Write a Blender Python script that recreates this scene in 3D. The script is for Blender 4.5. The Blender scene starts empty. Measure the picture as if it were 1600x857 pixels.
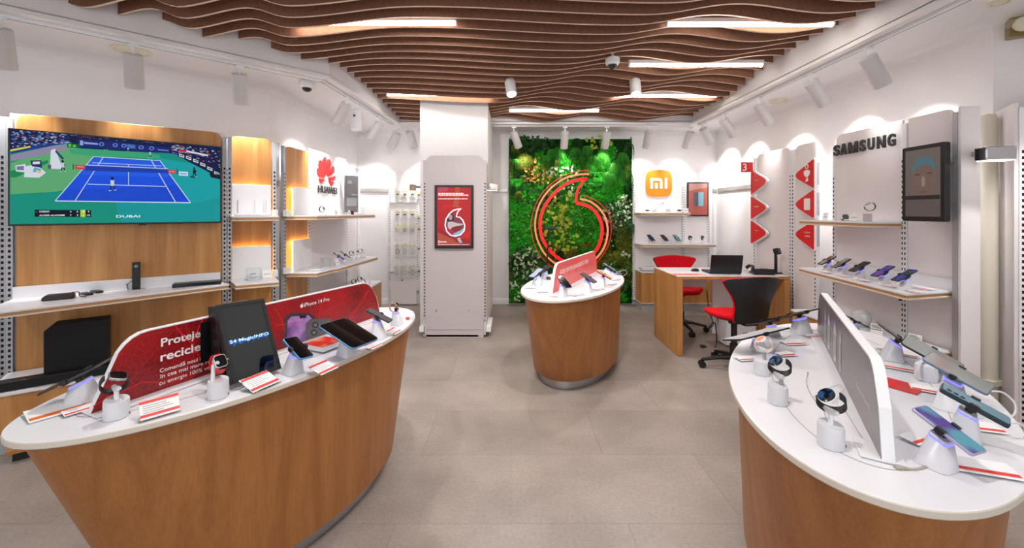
import bpy, bmesh, math, random
from mathutils import Vector, Matrix, Euler, noise
random.seed(7)
C = bpy.context.scene.collection
PI = math.pi
# ---------------------------------------------------------------- camera, world, exposure
F = 640.0; EYE = 1.37
cd = bpy.data.cameras.new('camera'); cam = bpy.data.objects.new('camera', cd); C.objects.link(cam)
cam.location = (0, 0, EYE); cam.rotation_euler = (PI/2, 0, 0)
cd.sensor_fit = 'HORIZONTAL'; cd.sensor_width = 36; cd.lens = 36*F/1600
cd.shift_y = -(428.5-331)/1600; cd.clip_start = 0.02
bpy.context.scene.camera = cam
w = bpy.data.worlds.new('world'); bpy.context.scene.world = w; w.use_nodes = True
w.node_tree.nodes['Background'].inputs[0].default_value = (0.95, 0.97, 1, 1)
w.node_tree.nodes['Background'].inputs[1].default_value = 1.1  # fill light, let in where the front wall is left out
vs = bpy.context.scene.view_settings
vs.view_transform = 'Standard'; vs.look = 'None'; vs.gamma = 1; vs.use_curve_mapping = False
vs.exposure = 0.22
SPOT_W = 46.0; LAMP_E = 20.0

# ---------------------------------------------------------------- pixel / plan helpers
def onz(px, py, z):
    Y = F*(EYE-z)/(py-331.0); return Vector(((px-800)*Y/F, Y, z))
def at(px, py, Y):
    return Vector(((px-800)*Y/F, Y, EYE-(py-331)*Y/F))

# ---------------------------------------------------------------- materials
def lin(c):
    return tuple(((v/255)/12.92 if v/255 <= .04045 else ((v/255+.055)/1.055)**2.4) for v in c)
MATS = {}
def mat(name, c, rough=.5, metal=0, emit=0, ec=None, spec=.5, alpha=1, coat=0):
    if name in MATS: return MATS[name]
    m = bpy.data.materials.new(name); m.use_nodes = True; b = m.node_tree.nodes['Principled BSDF']
    c = lin(c)
    b.inputs['Base Color'].default_value = (*c, 1); b.inputs['Roughness'].default_value = rough
    b.inputs['Metallic'].default_value = metal; b.inputs['Specular IOR Level'].default_value = spec
    b.inputs['Coat Weight'].default_value = coat
    if emit:
        b.inputs['Emission Color'].default_value = (*(lin(ec) if ec else c), 1); b.inputs['Emission Strength'].default_value = emit
    m.diffuse_color = (*c, 1); MATS[name] = m; return m
def noisy(name, c1, c2, scale=(5,5,5), rough=.5, bump=0, detail=4, coord='Object', spec=.5, ramp=(.3,.7), metal=0, coat=0, bscale=None):
    if name in MATS: return MATS[name]
    m = mat(name, c1, rough, metal, spec=spec, coat=coat); nt = m.node_tree; b = nt.nodes['Principled BSDF']
    tc = nt.nodes.new('ShaderNodeTexCoord'); mp = nt.nodes.new('ShaderNodeMapping'); mp.inputs['Scale'].default_value = scale
    n = nt.nodes.new('ShaderNodeTexNoise'); n.inputs['Detail'].default_value = detail; n.inputs['Scale'].default_value = 1
    r = nt.nodes.new('ShaderNodeValToRGB'); r.color_ramp.elements[0].position = ramp[0]; r.color_ramp.elements[1].position = ramp[1]
    r.color_ramp.elements[0].color = (*lin(c1), 1); r.color_ramp.elements[1].color = (*lin(c2), 1)
    nt.links.new(tc.outputs[coord], mp.inputs[0]); nt.links.new(mp.outputs[0], n.inputs['Vector'])
    nt.links.new(n.outputs['Fac'], r.inputs[0]); nt.links.new(r.outputs[0], b.inputs['Base Color'])
    if bump:
        bp = nt.nodes.new('ShaderNodeBump'); bp.inputs['Strength'].default_value = bump; bp.inputs['Distance'].default_value = .01
        nt.links.new(n.outputs['Fac'], bp.inputs['Height']); nt.links.new(bp.outputs[0], b.inputs['Normal'])
    return m
def wood(name, ca, cb, cc, rough=.42, zs=1.0):
    m = mat(name, ca, rough); nt = m.node_tree; b = nt.nodes['Principled BSDF']; L = nt.links
    tc = nt.nodes.new('ShaderNodeTexCoord'); mp = nt.nodes.new('ShaderNodeMapping'); mp.inputs['Scale'].default_value = (9, 9, .55*zs)
    n = nt.nodes.new('ShaderNodeTexNoise'); n.inputs['Scale'].default_value = 1; n.inputs['Detail'].default_value = 5; n.inputs['Distortion'].default_value = 1.2
    mp2 = nt.nodes.new('ShaderNodeMapping'); mp2.inputs['Scale'].default_value = (150, 150, 4)
    n2 = nt.nodes.new('ShaderNodeTexNoise'); n2.inputs['Scale'].default_value = 1; n2.inputs['Detail'].default_value = 3
    r = nt.nodes.new('ShaderNodeValToRGB'); e = r.color_ramp.elements
    e[0].position = .3; e[0].color = (*lin(ca), 1); e[1].position = .72; e[1].color = (*lin(cc), 1)
    k = e.new(.5); k.color = (*lin(cb), 1)
    mx = nt.nodes.new('ShaderNodeMixRGB'); mx.blend_type = 'MULTIPLY'; mx.inputs[0].default_value = .55
    r2 = nt.nodes.new('ShaderNodeValToRGB'); r2.color_ramp.elements[0].position = .35; r2.color_ramp.elements[0].color = (.80, .77, .74, 1)
    r2.color_ramp.elements[1].position = .6
    L.new(tc.outputs['Object'], mp.inputs[0]); L.new(tc.outputs['Object'], mp2.inputs[0]); L.new(mp.outputs[0], n.inputs['Vector']); L.new(mp2.outputs[0], n2.inputs['Vector'])
    L.new(n.outputs['Fac'], r.inputs[0]); L.new(n2.outputs['Fac'], r2.inputs[0]); L.new(r.outputs[0], mx.inputs[1]); L.new(r2.outputs[0], mx.inputs[2]); L.new(mx.outputs[0], b.inputs['Base Color'])
    return m
def clear(name, tint=(235,240,242), refl=.12):
    m = bpy.data.materials.new(name); m.use_nodes = True; nt = m.node_tree; nt.nodes.clear()
    o = nt.nodes.new('ShaderNodeOutputMaterial'); t = nt.nodes.new('ShaderNodeBsdfTransparent'); t.inputs[0].default_value = (*lin(tint), 1)
    g = nt.nodes.new('ShaderNodeBsdfGlossy'); g.inputs['Roughness'].default_value = .05
    f = nt.nodes.new('ShaderNodeLayerWeight'); f.inputs[0].default_value = refl+.2
    mx = nt.nodes.new('ShaderNodeMixShader'); ml = nt.nodes.new('ShaderNodeMath'); ml.operation = 'MULTIPLY'; ml.inputs[1].default_value = .3
    nt.links.new(f.outputs['Facing'], ml.inputs[0]); nt.links.new(ml.outputs[0], mx.inputs[0]); nt.links.new(t.outputs[0], mx.inputs[1]); nt.links.new(g.outputs[0], mx.inputs[2]); nt.links.new(mx.outputs[0], o.inputs[0])
    MATS[name] = m; return m
def leafprint(name, base, dark, line, vs_=7.0):
    """printed leaf skin: cells with lighter veins, flat print"""
    m = mat(name, base, .35); nt = m.node_tree; b = nt.nodes['Principled BSDF']; L = nt.links
    tc = nt.nodes.new('ShaderNodeTexCoord'); v = nt.nodes.new('ShaderNodeTexVoronoi'); v.feature = 'DISTANCE_TO_EDGE'; v.inputs['Scale'].default_value = vs_*9
    v2 = nt.nodes.new('ShaderNodeTexVoronoi'); v2.feature = 'DISTANCE_TO_EDGE'; v2.inputs['Scale'].default_value = vs_
    n = nt.nodes.new('ShaderNodeTexNoise'); n.inputs['Scale'].default_value = 3.5; n.inputs['Detail'].default_value = 3
    def ramp(p0, c0, p1, c1):
        r = nt.nodes.new('ShaderNodeValToRGB'); e = r.color_ramp.elements; e[0].position = p0; e[0].color = (*lin(c0), 1); e[1].position = p1; e[1].color = (*lin(c1), 1); return r
    r1 = ramp(.35, dark, .7, base); L.new(n.outputs['Fac'], r1.inputs[0])
    f1 = ramp(0, (130,130,130), .12, (0,0,0)); L.new(v.outputs['Distance'], f1.inputs[0])
    f2 = ramp(0, (120,120,120), .02, (0,0,0)); L.new(v2.outputs['Distance'], f2.inputs[0])
    for x in (v, v2, n): L.new(tc.outputs['Object'], x.inputs['Vector'])
    m1 = nt.nodes.new('ShaderNodeMixRGB'); m2 = nt.nodes.new('ShaderNodeMixRGB')
    L.new(f1.outputs[0], m1.inputs[0]); L.new(r1.outputs[0], m1.inputs[1]); m1.inputs[2].default_value = (*lin(line), 1)
    L.new(f2.outputs[0], m2.inputs[0]); L.new(m1.outputs[0], m2.inputs[1]); m2.inputs[2].default_value = (*lin(line), 1)
    L.new(m2.outputs[0], b.inputs['Base Color']); return m

WOOD = wood('honey oak veneer', (148,92,44), (160,102,52), (172,114,60))
WOODP = wood('light oak panel', (172,116,58), (188,132,72), (204,148,86))
WALL = noisy('white wall paint', (236,233,233), (240,237,237), (3,3,3), .75, spec=.2)
CEIL = mat('ceiling paint', (236,233,232), .8, spec=.2)
WHITE = mat('white lacquer', (236,236,238), .35)
PANELW = mat('white display panel', (232,226,226), .5)
PANELG = mat('pale grey column panel', (196,186,186), .5)
TOPW = mat('white laminate worktop', (228,227,231), .28)
EDGE = mat('cream laminate edge', (214,204,190), .5)
OAKEDGE = mat('oak ply edge', (182,134,86), .5)
METAL = mat('brushed steel', (190,190,194), .28, 1)
METG = mat('grey painted steel', (176,176,180), .45, .3)
METD = mat('dark grey steel', (120,120,124), .4, .4)
RAILM = mat('aluminium rail', (186,184,180), .35, .6)
BLACK = mat('black plastic', (16,16,18), .38)
SLOT = mat('dark slot', (14,13,13), .9)
GLOSSK = mat('black glass', (6,6,8), .08, coat=.5)
GRAPH = mat('graphite metal', (70,70,76), .35, .7)
SILVER = mat('silver aluminium', (190,192,198), .3, .8)
PLW = mat('white plastic', (216,215,220), .35)
RED = mat('signal red', (226,30,34), .45)
REDL = mat('print red', (226,60,54), .45)
PAPER = mat('white paper', (240,239,238), .6)
INK = mat('dark ink', (60,58,60), .6)
INKG = mat('grey ink', (150,150,152), .6)
ORANGE = mat('orange plastic', (236,112,28), .45)
YEL = mat('yellow print', (222,216,150), .5)
CLEAR = clear('clear acrylic', (253,254,254))
GLASSB = clear('clear thin plastic', (250,252,252), .2)
BLUEGLOW = mat('blue led ring', (90,90,255), .4, emit=2.2, ec=(96,92,255))
BROWN = noisy('brown felt board', (130,90,70), (142,101,80), (40,40,40), .85, spec=.15)
TANE = mat('raw board edge', (222,196,176), .7)
LEDW = mat('led diffuser', (255,252,246), .4, emit=LAMP_E, ec=(255,250,242))
SPOTE = mat('spot lens', (255,250,240), .4, emit=14, ec=(255,250,240))
WARM = mat('warm led strip', (255,214,150), .4, emit=14, ec=(255,196,112))
FLOORM = None

# ---------------------------------------------------------------- mesh builder
class MB:
    def __init__(s): s.v = []; s.f = []; s.m = []; s.M = Matrix.Identity(4)
    def add(s, vs_, fs, mi=0):
        n = len(s.v); s.v += [s.M @ Vector(v) for v in vs_]
        for f in fs: s.f.append([n+i for i in f]); s.m.append(mi)
    def box(s, c, d, mi=0, rot=None):
        x, y, z = d[0]/2, d[1]/2, d[2]/2; R = Euler(rot).to_matrix() if rot else Matrix.Identity(3)
        vs_ = [Vector(c)+R@Vector((a*x, b*y, e*z)) for e in (-1, 1) for b in (-1, 1) for a in (-1, 1)]
        s.add(vs_, [(0,2,3,1),(4,5,7,6),(0,1,5,4),(2,6,7,3),(0,4,6,2),(1,3,7,5)], mi); return s
    def bb(s, x0, x1, y0, y1, z0, z1, mi=0): return s.box(((x0+x1)/2, (y0+y1)/2, (z0+z1)/2), (abs(x1-x0), abs(y1-y0), abs(z1-z0)), mi)
    def prism(s, pts, z0, z1, mi=0, mside=None, mbot=None):
        n = len(pts); A = sum(pts[i][0]*pts[(i+1)%n][1]-pts[(i+1)%n][0]*pts[i][1] for i in range(n))
        if A < 0: pts = pts[::-1]
        vs_ = [(p[0], p[1], z0) for p in pts]+[(p[0], p[1], z1) for p in pts]
        s.add(vs_, [list(range(n, 2*n))], mi); k = len(s.v)-2*n
        s.f.append([k+i for i in range(n-1, -1, -1)]); s.m.append(mi if mbot is None else mbot)
        for i in range(n):
            j = (i+1) % n; s.f.append([k+i, k+j, k+n+j, k+n+i]); s.m.append(mi if mside is None else mside)
        return s
    def slab(s, pts, y0, y1, mi=0, mside=None):
        """pts in x,z ; extruded from y0 (front, -y) to y1"""
        M0 = s.M; s.M = M0 @ Matrix(((1,0,0,0),(0,0,-1,0),(0,1,0,0),(0,0,0,1)))
        s.prism(pts, -y1, -y0, mi, mside); s.M = M0; return s
    def face(s, pts, mi=0):
        s.add(pts, [list(range(len(pts)))], mi); return s
    def loft(s, rings, mi=0, cap=True, closed=True):
        n = len(rings[0]); k = len(s.v)
        for r in rings: s.v += [s.M @ Vector(p) for p in r]
        for a in range(len(rings)-1):
            for i in range(n if closed else n-1):
                j = (i+1) % n; s.f.append([k+a*n+i, k+a*n+j, k+(a+1)*n+j, k+(a+1)*n+i]); s.m.append(mi)
        if cap:
            s.f.append([k+i for i in range(n-1, -1, -1)]); s.m.append(mi)
            s.f.append([k+(len(rings)-1)*n+i for i in range(n)]); s.m.append(mi)
        return s
    def lathe(s, prof, n=20, mi=0, c=(0,0,0), cap=True):
        return s.loft([[(c[0]+r*math.cos(2*PI*i/n), c[1]+r*math.sin(2*PI*i/n), c[2]+z) for i in range(n)] for r, z in prof], mi, cap)
    def cyl(s, a, b, r, mi=0, n=14, r2=None, cap=True):
        a, b = Vector(a), Vector(b); d = (b-a).normalized(); u = d.orthogonal().normalized(); v = d.cross(u); r2 = r if r2 is None else r2
        return s.loft([[p+(u*math.cos(2*PI*i/n)+v*math.sin(2*PI*i/n))*q for i in range(n)] for p, q in ((a, r), (b, r2))], mi, cap)
    def tube(s, pts, r, mi=0, n=6, closed=False, rx=None):
        P = [Vector(p) for p in pts]; N = len(P); rings = []; up = None
        for i in range(N):
            t = (P[(i+1) % N]-P[i-1]) if closed else (P[min(i+1, N-1)]-P[max(i-1, 0)]); t.normalize()
            if up is None: up = t.orthogonal().normalized()
            up = (up-t*up.dot(t)).normalized(); sd = t.cross(up)
            rr = r[i] if isinstance(r, (list, tuple)) else r
            rings.append([P[i]+(up*math.cos(2*PI*k/n)+sd*math.sin(2*PI*k/n))*rr for k in range(n)])
        if closed: rings.append(rings[0])
        return s.loft(rings, mi, not closed)
    def build(s, name, mats, parent=None, smooth=True, bevel=0, seg=2, angle=35, fix=True):
        me = bpy.data.meshes.new(name); me.from_pydata([tuple(v) for v in s.v], [], s.f)
        if not isinstance(mats, (list, tuple)): mats = [mats]
        for m in mats: me.materials.append(m)
        me.polygons.foreach_set('material_index', [min(i, len(mats)-1) for i in s.m])
        if fix:
            bm = bmesh.new(); bm.from_mesh(me); bmesh.ops.recalc_face_normals(bm, faces=bm.faces); bm.to_mesh(me); bm.free()
        if smooth:
            me.polygons.foreach_set('use_smooth', [True]*len(me.polygons)); me.set_sharp_from_angle(angle=math.radians(angle))
        me.update()
        o = bpy.data.objects.new(name, me); C.objects.link(o)
        if parent: o.parent = parent
        if bevel:
            md = o.modifiers.new('bevel', 'BEVEL'); md.width = bevel; md.segments = seg; md.limit_method = 'ANGLE'; md.angle_limit = math.radians(40)
        return o
def tag(o, label=None, cat=None, group=None, kind=None):
    if label: o['label'] = label
    if cat: o['category'] = cat
    if group: o['group'] = group
    if kind: o['kind'] = kind
    return o
def thing(name, label, cat, loc=(0,0,0), rot=0, group=None):
    o = bpy.data.objects.new(name, None); C.objects.link(o); o.location = loc; o.empty_display_size = .05
    o.rotation_euler = rot if isinstance(rot, (tuple, list)) else (0, 0, rot)
    return tag(o, label, cat, group)
def struct(o): o['kind'] = 'structure'; return o
def rrect(w, h, r, n=4, x0=0, z0=0, corners=(1,1,1,1)):
    P = []
    for k, (cx, cz, a0) in enumerate(((w-r, h-r, 0), (r, h-r, 90), (r, r, 180), (w-r, r, 270))):
        if not corners[k]:
            P.append((x0+(w if k in (0, 3) else 0), z0+(h if k in (0, 1) else 0))); continue
        for i in range(n+1):
            a = math.radians(a0+90*i/n); P.append((x0+cx+r*math.cos(a), z0+cz+r*math.sin(a)))
    return P
DG = None
def text(s, parent, x, z, W, H, y, m, ext=.0005, bold=0, name='lettering', flat=None, rotz=0, align='L', shear=0):
    cu = bpy.data.curves.new('t', 'FONT'); cu.body = s; cu.size = 1; cu.offset = bold; cu.extrude = 0; cu.shear = shear; cu.resolution_u = 3
    o = bpy.data.objects.new('t', cu); C.objects.link(o); bpy.context.view_layer.update()
    me = bpy.data.meshes.new_from_object(o.evaluated_get(bpy.context.evaluated_depsgraph_get())); bpy.data.objects.remove(o); bpy.data.curves.remove(cu)
    vs_ = [v.co.copy() for v in me.vertices]
    fs = [tuple(p.vertices) for p in me.polygons]; bpy.data.meshes.remove(me)
    if not vs_: return None
    x0 = min(v.x for v in vs_); x1 = max(v.x for v in vs_); y0 = min(v.y for v in vs_); y1 = max(v.y for v in vs_)
    sy = H/(y1-y0); sx = W/(x1-x0) if W else sy
    b = MB(); c, sn = math.cos(rotz), math.sin(rotz)
    def mp(v, yy):
        a, d = (v.x-x0)*sx, (v.y-y0)*sy
        if align == 'C': a -= (x1-x0)*sx/2
        return (x+a*c-d*sn, yy, z+a*sn+d*c)
    if flat is not None:   # lies in the local xy plane at height `flat`
        b.add([(x+(v.x-x0)*sx, z+(v.y-y0)*sy, flat) for v in vs_], fs)
        return b.build(name, m, parent, smooth=False, fix=False)
    b.add([mp(v, y) for v in vs_], fs)
    if ext > .002:
        n = len(vs_); from collections import Counter
        ec = {}
        for f in fs:
            for i in range(len(f)):
                e = (f[i], f[(i+1) % len(f)]); k = tuple(sorted(e)); ec.setdefault(k, []).append(e)
        b.add([mp(v, y+ext) for v in vs_], [])
        for k, l in ec.items():
            if len(l) == 1: a_, b_ = l[0]; b.f.append([a_, b_, b_+n, a_+n]); b.m.append(0)
    return b.build(name, m, parent, smooth=False, fix=False)

# ---------------------------------------------------------------- floor, walls, ceiling
RO = [(-4.9,-1.6),(-4.9,1.69),(-2.32,3.92),(-2.3,6.07),(3.03,6.07),(3.03,2.58),(4.3,1.7),(4.3,-1.6)]
RI = [(-4.2,-1.6),(-4.2,1.32),(-1.637,3.67),(-1.53,5.56),(2.45,5.56),(2.45,-1.6)]
ZP = 2.57; ZC = 2.88
def floor_mat():
    m = noisy('greige vinyl tile', (138,127,119), (166,154,145), (2.2,2.2,2.2), .38, bump=0, detail=9, ramp=(.28,.74), coord='Object', spec=.4)
    nt = m.node_tree; b = nt.nodes['Principled BSDF']; L = nt.links
    oi = nt.nodes.new('ShaderNodeObjectInfo'); n2 = nt.nodes.new('ShaderNodeTexNoise'); n2.inputs['Scale'].default_value = 60; n2.inputs['Detail'].default_value = 4
    tc = [n for n in nt.nodes if n.type == 'TEX_COORD'][0]; L.new(tc.outputs['Object'], n2.inputs['Vector'])
    old = b.inputs['Base Color'].links[0].from_socket
    mr = nt.nodes.new('ShaderNodeMapRange'); mr.inputs[1].default_value = 0; mr.inputs[2].default_value = 1; mr.inputs[3].default_value = .93; mr.inputs[4].default_value = 1.05
    L.new(oi.outputs['Random'], mr.inputs[0])
    mr2 = nt.nodes.new('ShaderNodeMapRange'); mr2.inputs[1].default_value = .3; mr2.inputs[2].default_value = .7; mr2.inputs[3].default_value = .9; mr2.inputs[4].default_value = 1.07
    L.new(n2.outputs['Fac'], mr2.inputs[0])
    mu = nt.nodes.new('ShaderNodeMath'); mu.operation = 'MULTIPLY'; L.new(mr.outputs[0], mu.inputs[0]); L.new(mr2.outputs[0], mu.inputs[1])
    vm = nt.nodes.new('ShaderNodeVectorMath'); vm.operation = 'SCALE'; L.new(old, vm.inputs[0]); L.new(mu.outputs[0], vm.inputs['Scale'])
    L.new(vm.outputs[0], b.inputs['Base Color']); return m
FLOORM = floor_mat()
JOINT = mat('tile joint', (142,130,122), .8)
fl = struct(MB().prism(RO, -.1, -.004).build('floor', JOINT, smooth=False))
def inside(x, y):
    r = False; n = len(RO)
    for i in range(n):
        (x1, y1), (x2, y2) = RO[i], RO[(i+1) % n]
        if (y1 > y) != (y2 > y) and x < (x2-x1)*(y-y1)/(y2-y1)+x1: r = not r
    return r
def clip_poly(poly, A, B):
    """keep left side of A->B"""
    out = []
    f = lambda p: (B[0]-A[0])*(p[1]-A[1])-(B[1]-A[1])*(p[0]-A[0])
    for i in range(len(poly)):
        p, q = poly[i], poly[(i+1) % len(poly)]; a, b = f(p), f(q)
        if a >= 0: out.append(p)
        if (a >= 0) != (b >= 0): t = a/(a-b); out.append((p[0]+(q[0]-p[0])*t, p[1]+(q[1]-p[1])*t))
    return out
TW, TD = 1.02, .51
clips = [((-2.32,3.92),(-4.9,1.69)), ((4.3,1.7),(3.03,2.58))]
row = 0; y = -1.6+.02; row_h = TD
yy = 1.37*640/(819-331)-6*TD   # a joint lies here
while yy < 6.06:
    off = (row % 2)*TW/2; xx = -5.1+off
    while xx < 4.3:
        g = .0005; P = [(xx+g, yy+g), (xx+TW-g, yy+g), (xx+TW-g, yy+TD-g), (xx+g, yy+TD-g)]
        lim = [((-4.9,9),(-4.9,-9)), ((4.3,-9),(4.3,9)), ((9,6.07),(-9,6.07)), ((-9,-1.6),(9,-1.6))]
        for A, B in lim: P = clip_poly(P, A, B) if len(P) > 2 else P
        if len(P) > 2:
            cx = sum(p[0] for p in P)/len(P); cy = sum(p[1] for p in P)/len(P)
            if cy > 1.5:
                if cx < -2.0: P = clip_poly(P, (-2.32,3.92), (-4.9,1.69)); P = clip_poly(P, (-2.3,6.07), (-2.32,3.92)) if cy > 3.0 and len(P) > 2 else P
                if cx > 2.5 and len(P) > 2: P = clip_poly(P, (4.3,1.7), (3.03,2.58)); P = clip_poly(P, (3.03,2.58), (3.03,6.07)) if cy > 2.6 and len(P) > 2 else P
        if len(P) > 2: MB().prism([(p[0], p[1]) for p in P], -.004, -.0008+.0008).build('tile', FLOORM, fl, smooth=False)
        xx += TW
    yy += TD; row += 1
def wallseg(name, pts, m=WALL, z1=ZC, t=.1):
    b = MB()
    for (x0, y0), (x1, y1) in zip(pts, pts[1:]):
        d = Vector((x1-x0, y1-y0)).normalized(); n = Vector((-d.y, d.x))*t   # outside is to the left of travel
        b.prism([(x0, y0), (x1, y1), (x1+n.x+d.x*.05, y1+n.y+d.y*.05), (x0+n.x-d.x*.05, y0+n.y-d.y*.05)], -.1, z1)
    return struct(b.build(name, m, smooth=False))
wallseg('wall_left', [RO[0], RO[1], RO[2], RO[3]])
wallseg('wall_back', [RO[3], RO[4]])
wallseg('wall_right', [RO[4], RO[5], RO[6], RO[7]])
# perimeter ceiling (lower ring) and raised centre
b = MB(); i, o = RI, RO
for q in ((i[0],o[0],o[1],i[1]), (i[1],o[1],o[2],i[2]), (i[2],o[2],o[3],i[3]), (i[3],o[3],o[4],i[4])): b.prism(list(q), ZP, ZP+.03)
b.prism([i[4], o[4], o[5], o[6], o[7], i[5]], ZP, ZP+.03)
b.prism([(-5,-1.6),(4.4,-1.6),(4.4,6.2),(-5,6.2)], ZC, ZC+.08)
for (x0, y0), (x1, y1) in zip(RI, RI[1:]):     # fascia of the recess
    d = Vector((x1-x0, y1-y0)).normalized(); n = Vector((-d.y, d.x))*.03
    b.prism([(x0, y0), (x1, y1), (x1+n.x, y1+n.y), (x0+n.x, y0+n.y)], ZP, ZC)
ceil = struct(b.build('ceiling', CEIL, smooth=False))
# lip moulding under the recess edge
b = MB()
for (x0, y0), (x1, y1) in zip(RI, RI[1:]):
    d = Vector((x1-x0, y1-y0)).normalized(); n = Vector((-d.y, d.x))
    b.prism([(x0-n.x*.012, y0-n.y*.012), (x1-n.x*.012, y1-n.y*.012), (x1+n.x*.05, y1+n.y*.05), (x0+n.x*.05, y0+n.y*.05)], ZP-.012, ZP+.02)
struct(b.build('trim_1', CEIL, smooth=False, bevel=.004))
# cornice and baseboards
def along(name, pts, prof, m, close=False):
    """prof: list of (inward offset, z)"""
    b = MB(); N = len(pts); rings = []
    for k, (x, y) in enumerate(pts):
        ns = []
        if k > 0: d = (Vector(pts[k])-Vector(pts[k-1])).normalized(); ns.append(Vector((d.y, -d.x)))
        if k < N-1: d = (Vector(pts[k+1])-Vector(pts[k])).normalized(); ns.append(Vector((d.y, -d.x)))
        n = sum(ns, Vector((0, 0))).normalized(); sc = 1/max(.4, n.dot(ns[0]))
        rings.append([(x+n.x*o_*sc, y+n.y*o_*sc, z) for o_, z in prof])
    b.loft(rings, 0, True)
    return struct(b.build(name, m, smooth=True))
cv = [(0, ZP-.085)]+[(.085-.085*math.cos(a), ZP-.085+.085*math.sin(a)) for a in [k*PI/2/6 for k in range(1, 7)]]+[(.085, ZP+.005), (0, ZP+.005)]
along('trim_2', RO, cv, CEIL)
bp = [(0,0), (.014,0), (.014,.075), (.008,.085), (0,.085)]
along('baseboard_left', RO[:4], bp, WHITE); along('baseboard_back', RO[3:5], bp, WHITE); along('baseboard_right', RO[4:], bp, WHITE)
# wide column
COLX0, COLX1, COLY = -1.093, -.285, 4.86
struct(MB().bb(COLX0, COLX1, COLY, 6.07, 0, ZC).build('wall_column', WALL, smooth=False, bevel=.004))
# ---- wavy slats
KN = [(-4.3,-5),(-3.4,-3.5),(-2.9,-2),(-2.55,-1),(-2.25,0),(-1.93,.5),(-1.777,1),(-1.42,1.5),(-1.21,2),(-.535,2.5),(.728,3),(1.2,3.5),(1.7,4),(2.2,4.5),(2.75,5),(3.3,5.5),(3.8,6),(4.6,7)]
def phi0(s):
    for (a, p), (b_, q) in zip(KN, KN[1:]):
        if s <= b_: return p+(q-p)*(s-a)/(b_-a)
    return KN[-1][1]
def phi(s): return sum(phi0(s+d)*w_ for d, w_ in ((-.12,.1),(-.06,.2),(0,.4),(.06,.2),(.12,.1)))
def slat_bottom(X, Y):
    R = 1.345 if Y < 3.9 else 1.345+(1.235-1.345)*(Y-3.9)/1.56
    s = X*1.08/R+.57*(Y/1.1034*1.08/R-2.0)
    return EYE+R+X*.008-.033*math.cos(2*PI*phi(s))
def fascia_x(Y):
    if Y < 1.32: l = -4.2
    elif Y < 3.67: l = -4.2+(Y-1.32)*(4.2-1.637)/(3.67-1.32)
    else: l = -1.637+(Y-3.67)*(.107/1.89)
    return l+.035, 2.45-.03
for i in range(-12, 19):
    Y = 2.73+.152*i; xl, xr = fascia_x(Y)
    segs = [(xl, xr)] if Y < COLY-.02 else [(xl, COLX0-.004), (COLX1+.004, xr)]
    for a, e in segs:
        n = max(6, int((e-a)/.045)); b = MB(); t = .018
        prof = []
        for k in range(n+1):
            x = a+(e-a)*k/n; zb = slat_bottom(x, Y); prof.append((x, zb))
        for k in range(n):
            (x0, z0), (x1, z1) = prof[k], prof[k+1]
            b.add([(x0,Y,z0),(x1,Y,z1),(x1,Y,ZC),(x0,Y,ZC)], [(0,1,2,3)], 0)
            b.add([(x0,Y+t,z0),(x1,Y+t,z1),(x1,Y+t,ZC),(x0,Y+t,ZC)], [(3,2,1,0)], 0)
            b.add([(x0,Y,z0),(x0,Y+t,z0),(x1,Y+t,z1),(x1,Y,z1)], [(0,1,2,3)], 1)
        b.add([(a,Y,prof[0][1]),(a,Y+t,prof[0][1]),(a,Y+t,ZC),(a,Y,ZC)], [(0,3,2,1)], 0)
        b.add([(e,Y,prof[-1][1]),(e,Y+t,prof[-1][1]),(e,Y+t,ZC),(e,Y,ZC)], [(0,1,2,3)], 0)
        b.build('slat', [BROWN, TANE], ceil, smooth=True, fix=False, angle=30)
# ---------------------------------------------------------------- linear lights between the slats
LL = [(455,714,38,'long tube light at the upper left of the slatted ceiling'), (1040,1302,40,'long tube light at the upper right of the slatted ceiling'),
      (982,1192,103,'tube light right of the dome camera in the slatted ceiling'), (957,1120,151,'tube light behind the right ceiling spotlight in the slats'),
      (795,936,174,'farthest tube light, over the moss wall side of the slats'), (600,690,152,'tube light half hidden by slats before the white column')]
def ceiling_light(x0, x1, Y, z, label):
    t = thing('ceiling_light', label, 'ceiling light', (x0, Y, z), 0, 'tube lights in the slatted ceiling'); L = x1-x0
    MB().bb(0, L, -.024, .024, .016, .05).build('housing', WHITE, t, bevel=.006)
    b = MB(); b.cyl((.012, 0, .012), (L-.012, 0, .012), .020, n=16); b.build('diffuser', LEDW, t)
    b = MB(); b.cyl((0,0,.012), (.012,0,.012), .023, n=16); b.cyl((L-.012,0,.012), (L,0,.012), .023, n=16); b.build('end_cap', WHITE, t)
    for q in (.2, .8): MB().cyl((L*q,0,.05), (L*q,0,ZC-z), .004).build('hanger', METG, t)
for k, (a, e, y, lb) in enumerate(LL):
    Y0 = (1.35 if y < 130 else 1.30 if y < 160 else 1.25)*F/(331-y)
    n = round((Y0-2.73-.085)/.152); Y = 2.73+.152*n+.085
    z = EYE+(331-y)*Y/F; x0 = (a-800)*Y/F; x1 = (e-800)*Y/F
    if k == 5: x0 = -1.42; x1 = x0+1.2
    if k == 0: x0 = x1-1.2
    ceiling_light(x0, x1, Y, z+(.02 if k in (5,) else 0), 'white '+lb)
for X, Y, s in ((-1.6,1.45,'left'), (.9,1.1,'right'), (-.6,-.2,'centre')):  # unseen tubes added as fill, above and behind the camera
    n = round((Y-2.73-.085)/.152); ceiling_light(X, X+1.2, 2.73+.152*n+.085, 2.74, 'added unseen white fill tube light in the ceiling slats, '+s+' one')

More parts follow.
